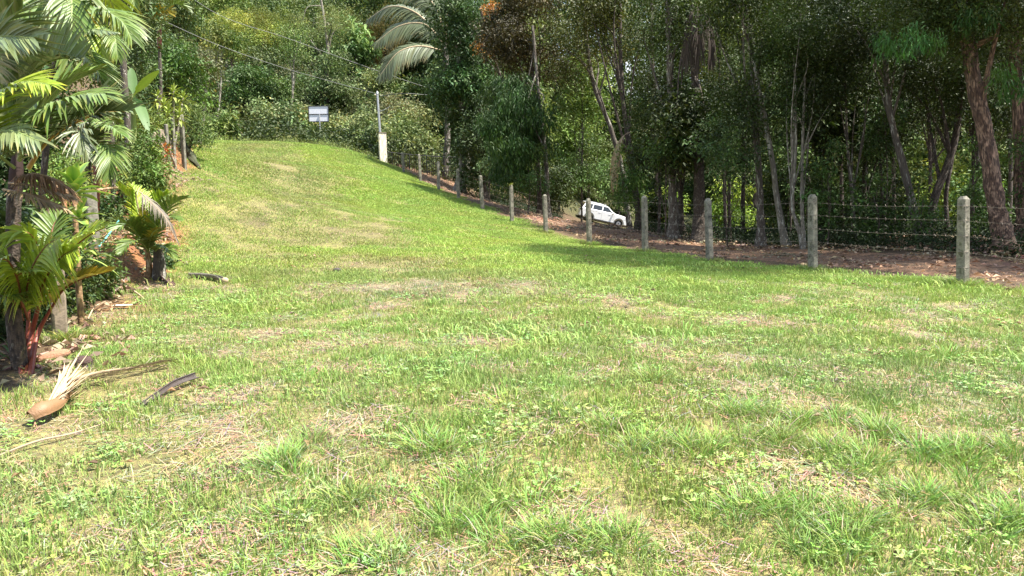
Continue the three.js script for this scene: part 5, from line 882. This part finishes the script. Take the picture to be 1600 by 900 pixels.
  B('sunlit yellow-green bush seen between third and second fence posts', 36, [1105, 275, 1185, 385], br); B('sunlit bush behind the fourth fence post', 42, [1000, 285, 1060, 375], br); B('dark bush behind the second fence post', 25.5, [1262, 240, 1335, 390], dk, { leaf: 'small' }); B('dark bush below the lichen-covered trunk', 25.5, [1340, 265, 1425, 385], dk, { leaf: 'small' });
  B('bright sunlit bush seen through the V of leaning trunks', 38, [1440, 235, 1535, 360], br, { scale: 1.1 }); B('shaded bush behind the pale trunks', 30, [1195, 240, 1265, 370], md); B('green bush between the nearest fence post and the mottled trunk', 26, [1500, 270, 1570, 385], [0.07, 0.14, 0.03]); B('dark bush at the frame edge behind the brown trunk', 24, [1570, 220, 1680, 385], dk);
  B('leafy bush behind the bonnet of the parked car', 75, [925, 245, 1010, 345], [0.12, 0.19, 0.05], { scale: 1.5, lobes: 14 }); B('tree-high bush behind the roof of the parked car', 78, [855, 170, 960, 315], [0.13, 0.2, 0.035], { scale: 1.6, lobes: 16 }); B('green bush left of the parked car', 62, [840, 255, 908, 335], md, { scale: 1.2 }); B('pale bush under the drooping tree', 48, [760, 245, 835, 325], pale, { scale: 1 }); B('dark bush below the brownish-olive tree', 40, [820, 260, 890, 332], dk);
  const bl = B('dark bush with one red bloom right of the tall dark-trunked tree', 34, [1005, 300, 1052, 368], dk), bp = at(1030, 339, 33.1).sub(bl.position), petals = new MB(), pr = rng(9);
  for (let k = 0; k < 14; k++) { const d = rdir(pr); leaf2(petals, bp, d, Math.abs(d.y) > 0.9 ? V(1, 0, 0) : UP, 0.13, 0.09, 0.2, 0.2); }
  part('bloom', petals.geo(), std({ color: C(0.6, 0.03, 0.04), side: THREE.DoubleSide }), bl);
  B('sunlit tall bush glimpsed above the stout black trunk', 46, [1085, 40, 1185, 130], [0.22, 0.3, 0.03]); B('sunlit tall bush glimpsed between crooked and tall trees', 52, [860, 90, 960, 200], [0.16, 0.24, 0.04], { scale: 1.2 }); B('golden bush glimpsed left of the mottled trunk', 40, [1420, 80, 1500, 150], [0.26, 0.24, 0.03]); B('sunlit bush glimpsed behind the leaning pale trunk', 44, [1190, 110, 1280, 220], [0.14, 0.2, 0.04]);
  const R = rng(77);
  for (let i = 0; i < 17; i++) { const px = 885 + i * 46 + R() * 20, D = 33 + R() * 9, x = px + (R() - 0.5) * 14; if ((px > 865 && px < 1000) || i % 3 === 1) continue; T('wood_tree', 'slender tree standing deep in the shaded wood behind the front row', D, [[px, 370], [px + (R() - 0.5) * 16, 250], [x - 8, 100], [x - 10, -30]], 6 + R() * 4, [px - 62, -60 + R() * 90, px + 62, 230 + R() * 90], R() < 0.6 ? md : ol, { group: 'slender trees deep in the wood', dens: 0.75, lobes: 9, scale: 1.1 }); }
}
// foliage too far or too mixed to tell apart: the wood beyond, the top of the hill, and the low undergrowth
{
  const mass = (name, label, seed, count, place, kind) => {
    const R = rng(seed), l = [[], []];
    for (let i = 0; i < count; i++) { const e = place(R, i); if (!e) continue; const [p, s, c] = e, q = new THREE.Quaternion().setFromAxisAngle(UP, R() * 6.283).multiply(_q.setFromAxisAngle(V(1, 0, 0), (R() - 0.5) * 1.2)), k = 0.75 + R() * 0.5; l[i & 1].push([p, q, s, C(c[0] * k * (0.85 + R() * 0.3), c[1] * k, c[2] * k * (0.8 + R() * 0.4))]); }
    const g = new THREE.Group(); g.name = name; scene.add(g); tag(g, label, 'foliage', null, 'stuff');
    l.forEach((x, i) => instanced('leaf_mass', SPRIG[kind][i], crownMat, x, g));
  };
  const clumpCol = (p) => { const n = fbm(p.x * 0.16, p.z * 0.16, p.y * 0.16, 3), w = smooth(n, -0.15, 0.25); return [lerp(0.07, 0.21, w), lerp(0.13, 0.27, w), lerp(0.03, 0.06, w)]; };
  mass('hill_woods', 'distant mixed forest covering the top of the hill', 501, 9000, (R) => { const D = 84 + R() * 36, p = foot(lerp(150, 760, R()), D), n = fbm(p.x * 0.12, p.z * 0.12, 3, 2); p.y += 0.5 + R() * (7 + 9 * n); const q = p.clone().applyMatrix4(camera.matrixWorldInverse), px = 800 - FPX * q.x / q.z; return p.y > at(480, px > 425 && px < 545 ? 4 + 10 * noise(px * 0.07, D, 2) : -60, D).y ? null : [p, 1.6 + R() * 0.9, clumpCol(p).map((c) => c * 0.85)]; }, 'broad');
  mass('far_woods', 'distant sunlit forest glimpsed between the trunks beyond the drive', 502, 31000, (R, i) => { const D = i > 24000 ? 87 + R() * 26 : 62 + R() * 40, px = i > 24000 ? lerp(850, 1260, R()) : lerp(690, 1720, R()), p = foot(px, D), n = fbm(p.x * 0.12, p.z * 0.12, 3, 2); if (px > 860 && px < 1215 && D < 86) return null; p.y += R() * (32 + 12 * n) * (0.3 + 0.7 * smooth(D, 60, 84)); return [p, 1.8 + R() * 1.0, clumpCol(p)]; }, 'broad');
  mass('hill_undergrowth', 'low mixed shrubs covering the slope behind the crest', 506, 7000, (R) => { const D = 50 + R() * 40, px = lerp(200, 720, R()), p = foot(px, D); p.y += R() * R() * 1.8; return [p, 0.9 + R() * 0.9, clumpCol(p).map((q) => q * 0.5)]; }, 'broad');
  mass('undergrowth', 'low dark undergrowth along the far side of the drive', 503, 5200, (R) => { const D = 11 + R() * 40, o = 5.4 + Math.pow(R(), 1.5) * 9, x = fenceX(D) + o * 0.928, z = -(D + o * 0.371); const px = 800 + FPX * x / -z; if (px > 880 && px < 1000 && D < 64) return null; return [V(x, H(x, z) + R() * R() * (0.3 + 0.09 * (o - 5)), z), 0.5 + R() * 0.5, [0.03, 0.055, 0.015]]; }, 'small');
  mass('bank_plants', 'low mixed ground plants along the planted bank', 504, 3600, (R) => { const z = -5.5 - R() * 42, x = edgeX(z) - 0.35 - Math.pow(R(), 1.3) * 6; if (fbm(x * 0.6, z * 0.5, 60, 3) > -0.06 && R() < 0.93 && x > edgeX(z) - 1.3) return null; const w = R(); return [V(x, H(x, z) + R() * R() * 0.5, z), 0.35 + R() * 0.45, w < 0.4 ? [0.17, 0.25, 0.05] : [0.1, 0.16, 0.04]]; }, 'small');
  mass('crest_weeds', 'tall pale weeds along the top of the lawn and the planted bank', 505, 420, (R) => { const D = 47 + R() * 7, px = lerp(310, 600, R()), p = foot(px, D); p.y += R() * R() * 0.4; return [p, 0.4 + R() * 0.5, [0.27, 0.34, 0.1]]; }, 'small');
}

// ---------------------------------------------------------------- fallen palm debris on the lawn
{
  // a curled sheath: half pipe, widening, with thickness
  const shell = (pts, r, arc, th = 0.006, roll = 0) => {
    const curve = new THREE.CatmullRomCurve3(pts), n = 18, m = 10, b = new MB(), rows = [];
    for (let i = 0; i <= n; i++) { const t = i / n, p = curve.getPoint(t), T = curve.getTangent(t), S = V().crossVectors(T, UP).normalize(), N = V().crossVectors(S, T), k = t * (r.length - 1), k0 = Math.min(Math.floor(k), r.length - 2), rr = lerp(r[k0], r[k0 + 1], k - k0), row = []; for (const e of [0, 1]) for (let j = 0; j <= m; j++) { const a = roll + (j / m - 0.5) * arc, q = rr + e * th; row.push(b.v(p.x + S.x * Math.sin(a) * q - N.x * Math.cos(a) * q, p.y + S.y * Math.sin(a) * q - N.y * Math.cos(a) * q, p.z + S.z * Math.sin(a) * q - N.z * Math.cos(a) * q, null, j / m * 0.3, t)); } rows.push(row); }
    for (let i = 0; i < n; i++) for (const e of [0, m + 1]) for (let j = 0; j < m; j++) { const A = rows[i], B = rows[i + 1]; e ? (b.t(A[e + j], A[e + j + 1], B[e + j]), b.t(A[e + j + 1], B[e + j + 1], B[e + j])) : (b.t(A[j], B[j], A[j + 1]), b.t(A[j + 1], B[j], B[j + 1])); }
    for (let i = 0; i < n; i++) for (const j of [0, m]) { const A = rows[i], B = rows[i + 1]; b.t(A[j], B[j], A[j + m + 1]); b.t(B[j], B[j + m + 1], A[j + m + 1]); }
    return b.geo();
  };
  const gp = (px, py, up = 0.03) => { const p = ground(px, py); p.y += up; return p; };
  const lay = (root, pts) => pts.map((p) => p.clone().sub(root.position));
  { // big dead frond with its orange-brown sheath
    const b = ground(72, 665), p = thing('dead_palm_frond', 'fallen dead palm frond with curled orange-brown sheath and tan leaflets', 'dead frond', b), R = rng(61);
    part('sheath', shell(lay(p, [gp(50, 667, 0.05), gp(66, 663, 0.075), gp(86, 652, 0.07), gp(108, 632, 0.07)]), [0.045, 0.06, 0.045, 0.018], 2.9, 0.006, 2.8), M.sheathBrown, p);
    part('midrib', tube(lay(p, [gp(96, 648, 0.1), gp(125, 610, 0.08), gp(165, 592, 0.05), gp(215, 583, 0.04), gp(264, 577, 0.03)]), [0.02, 0.016, 0.012, 0.008, 0.004], 7, 24), M.ribDead, p);
    const g = new MB();
    const strand = (x0, y0, x1, y1, h0, h1, w, c) => { const a = gp(x0, y0, h0).sub(b), e = gp(x1, y1, h1).sub(b), d = e.clone().sub(a), s = V().crossVectors(d, UP).normalize().multiplyScalar(w / 2), m = a.clone().lerp(e, 0.55).add(V(0, 0.03 * R(), 0)); const v = [[a, 0.6], [m, 1]].map(([q, k]) => [g.v(q.x - s.x * k, q.y, q.z - s.z * k, c), g.v(q.x + s.x * k, q.y + 0.006, q.z + s.z * k, c)]), t = g.v(e.x, e.y, e.z, c); g.t(v[0][0], v[0][1], v[1][0]); g.t(v[0][1], v[1][1], v[1][0]); g.t(v[1][0], v[1][1], t); };
    for (let i = 0; i < 80; i++) { const t = R(), a = R(), k = 0.7 + R() * 0.5, c = [0.56 * k, 0.43 * k, 0.26 * k]; strand(72 + t * 28, 655 - t * 20 + R() * 6, 95 + a * 48, 596 + R() * 40, 0.05 + R() * 0.05, 0.04 + R() * 0.14, 0.014 + R() * 0.012, c); }
    for (const [x, y, h] of [[136, 552, 0.12], [146, 568, 0.1], [128, 575, 0.15], [160, 590, 0.05], [150, 600, 0.02]]) strand(88, 648, x, y + 40 * (h > 0.1 ? 0.5 : 0.2), 0.08, h + 0.08, 0.014, [0.6, 0.47, 0.3]);
    for (let i = 0; i < 60; i++) { const t = R(), k = 0.6 + R() * 0.6, x = lerp(120, 250, t), y = lerp(612, 578, t); strand(x, y, x + 25 + R() * 30, y - 4 - R() * 8 + (R() - 0.5) * 8, 0.06, 0.04 + R() * 0.06, 0.014, [0.42 * k, 0.36 * k, 0.27 * k]); }
    const m = part('dry_leaflets', g.geo(), std({ vertexColors: true, side: THREE.DoubleSide }), p); m.userData.kind = 'stuff';
  }
  const one = (n, l, cat, geo, mat, pos, pn) => { const t = thing(n, l, cat, pos); part(pn, geo(t), mat, t); return t; };
  one('fallen_sheath', 'long dark split palm sheath lying on the grass beside the dead frond', 'palm sheath', (t) => shell(lay(t, [gp(222, 639, 0.03), gp(250, 624, 0.05), gp(280, 611, 0.07), gp(309, 600, 0.075)]), [0.006, 0.014, 0.02, 0.023], 2.8, 0.008, -0.7), M.sheathDark, ground(265, 615), 'sheath');
  { const t = one('fallen_sheath', 'dark grey rolled frond base lying on the grass at the lawn edge', 'palm sheath', (q) => shell(lay(q, [gp(298, 434, 0.05), gp(318, 436, 0.07), gp(338, 439, 0.08), gp(352, 445, 0.06)]), [0.05, 0.06, 0.05, 0.03], 3.6, 0.01, 0.2), std({ color: C(0.2, 0.18, 0.15), bumpMap: bump512, bumpScale: 0.01, side: THREE.DoubleSide }), ground(325, 440), 'sheath'); part('broken_end', new THREE.SphereGeometry(0.055, 10, 8).scale(1, 0.9, 0.8).translate(...lay(t, [gp(352, 445, 0.06)])[0].toArray()), M.dryTan, t); }
  one('fallen_sheath', 'purple-brown palm sheath leaning on the bank under the small areca palm', 'palm sheath', (t) => shell(lay(t, [gp(246, 420, 0.1), gp(256, 434, 0.08), gp(270, 448, 0.05)]), [0.03, 0.07, 0.05], 2.6, 0.01, 0.3), std({ color: C(0.1, 0.05, 0.05), roughness: 0.5, side: THREE.DoubleSide }), ground(258, 438), 'sheath');
  one('fallen_log', 'dark mossy log sliding down the bank below the mossy end post', 'log', (t) => tube(lay(t, [gp(286, 236, 0.25), gp(296, 248, 0.2), gp(304, 257, 0.12), gp(313, 266, 0.05)]), [0.14, 0.15, 0.1, 0.03], 10, 14, 0.4, 5), std({ color: C(0.06, 0.065, 0.03), bumpMap: bump512, bumpScale: 0.03 }), ground(300, 252), 'log');
  one('dry_frond_stem', 'thin dry frond stem lying in the grass below the dead frond', 'dead frond', (t) => tube(lay(t, [gp(-5, 726, 0.03), gp(60, 702, 0.04), gp(110, 688, 0.03), gp(165, 668, 0.02)]), [0.005, 0.007, 0.006, 0.003], 7, 20, 0.3, 3), M.frondDead, ground(80, 697), 'stem');
  one('dry_stick', 'pale dry stick leaning by the near boundary posts', 'stick', (t) => tube(lay(t, [gp(138, 502, 0.03), gp(150, 486, 0.06), gp(166, 477, 0.05)]), [0.008, 0.008, 0.004], 6, 10, 0.2, 4), M.dryTan, ground(150, 488), 'stick');
  one('dry_stick', 'short pale stick on the grass below the small areca palm', 'stick', (t) => tube(lay(t, [gp(205, 456, 0.03), gp(216, 464, 0.04), gp(228, 472, 0.02)]), [0.012, 0.012, 0.008], 6, 8, 0.2, 6), M.dryTan, ground(216, 464), 'stick');
  one('dry_husk', 'reddish-brown dry husk on the soil beside the red palm stems', 'husk', (t) => new THREE.IcosahedronGeometry(0.1, 3).scale(1.4, 0.55, 0.7).rotateY(0.5).rotateZ(0.3).translate(0, 0.05, 0), std({ color: C(0.42, 0.22, 0.13), bumpMap: bump512, bumpScale: 0.02 }), ground(84, 567), 'husk');
  one('dry_husk', 'small dark husk behind the dead frond leaflets', 'husk', (t) => new THREE.IcosahedronGeometry(0.07, 3).scale(1.2, 0.8, 0.9).translate(0, 0.04, 0), std({ color: C(0.1, 0.06, 0.05), bumpMap: bump512, bumpScale: 0.02 }), ground(130, 573), 'husk');
  one('dry_husk', 'brown curled husk at the foot of the reddish post', 'husk', (t) => shell(lay(t, [gp(124, 520, 0.03), gp(132, 518, 0.07), gp(142, 517, 0.05)]), [0.03, 0.06, 0.03], 3.5, 0.008, 0.4), std({ color: C(0.12, 0.06, 0.045), side: THREE.DoubleSide }), ground(133, 519), 'husk');
  one('pale_litter', 'small whitish flat leaf on the grass near the bank', 'leaf', (t) => new THREE.SphereGeometry(0.1, 12, 6).scale(1.4, 0.12, 0.6).translate(0, 0.04, 0), std({ color: C(0.7, 0.66, 0.56) }), ground(191, 483), 'leaf');
  one('dark_clod', 'small dark clod lying alone in the middle of the lawn', 'clod', (t) => new THREE.IcosahedronGeometry(0.06, 2).scale(1.2, 0.7, 1).translate(0, 0.035, 0), M.sheathDark, ground(527, 425), 'clod');
}
renderer.render(scene, camera);
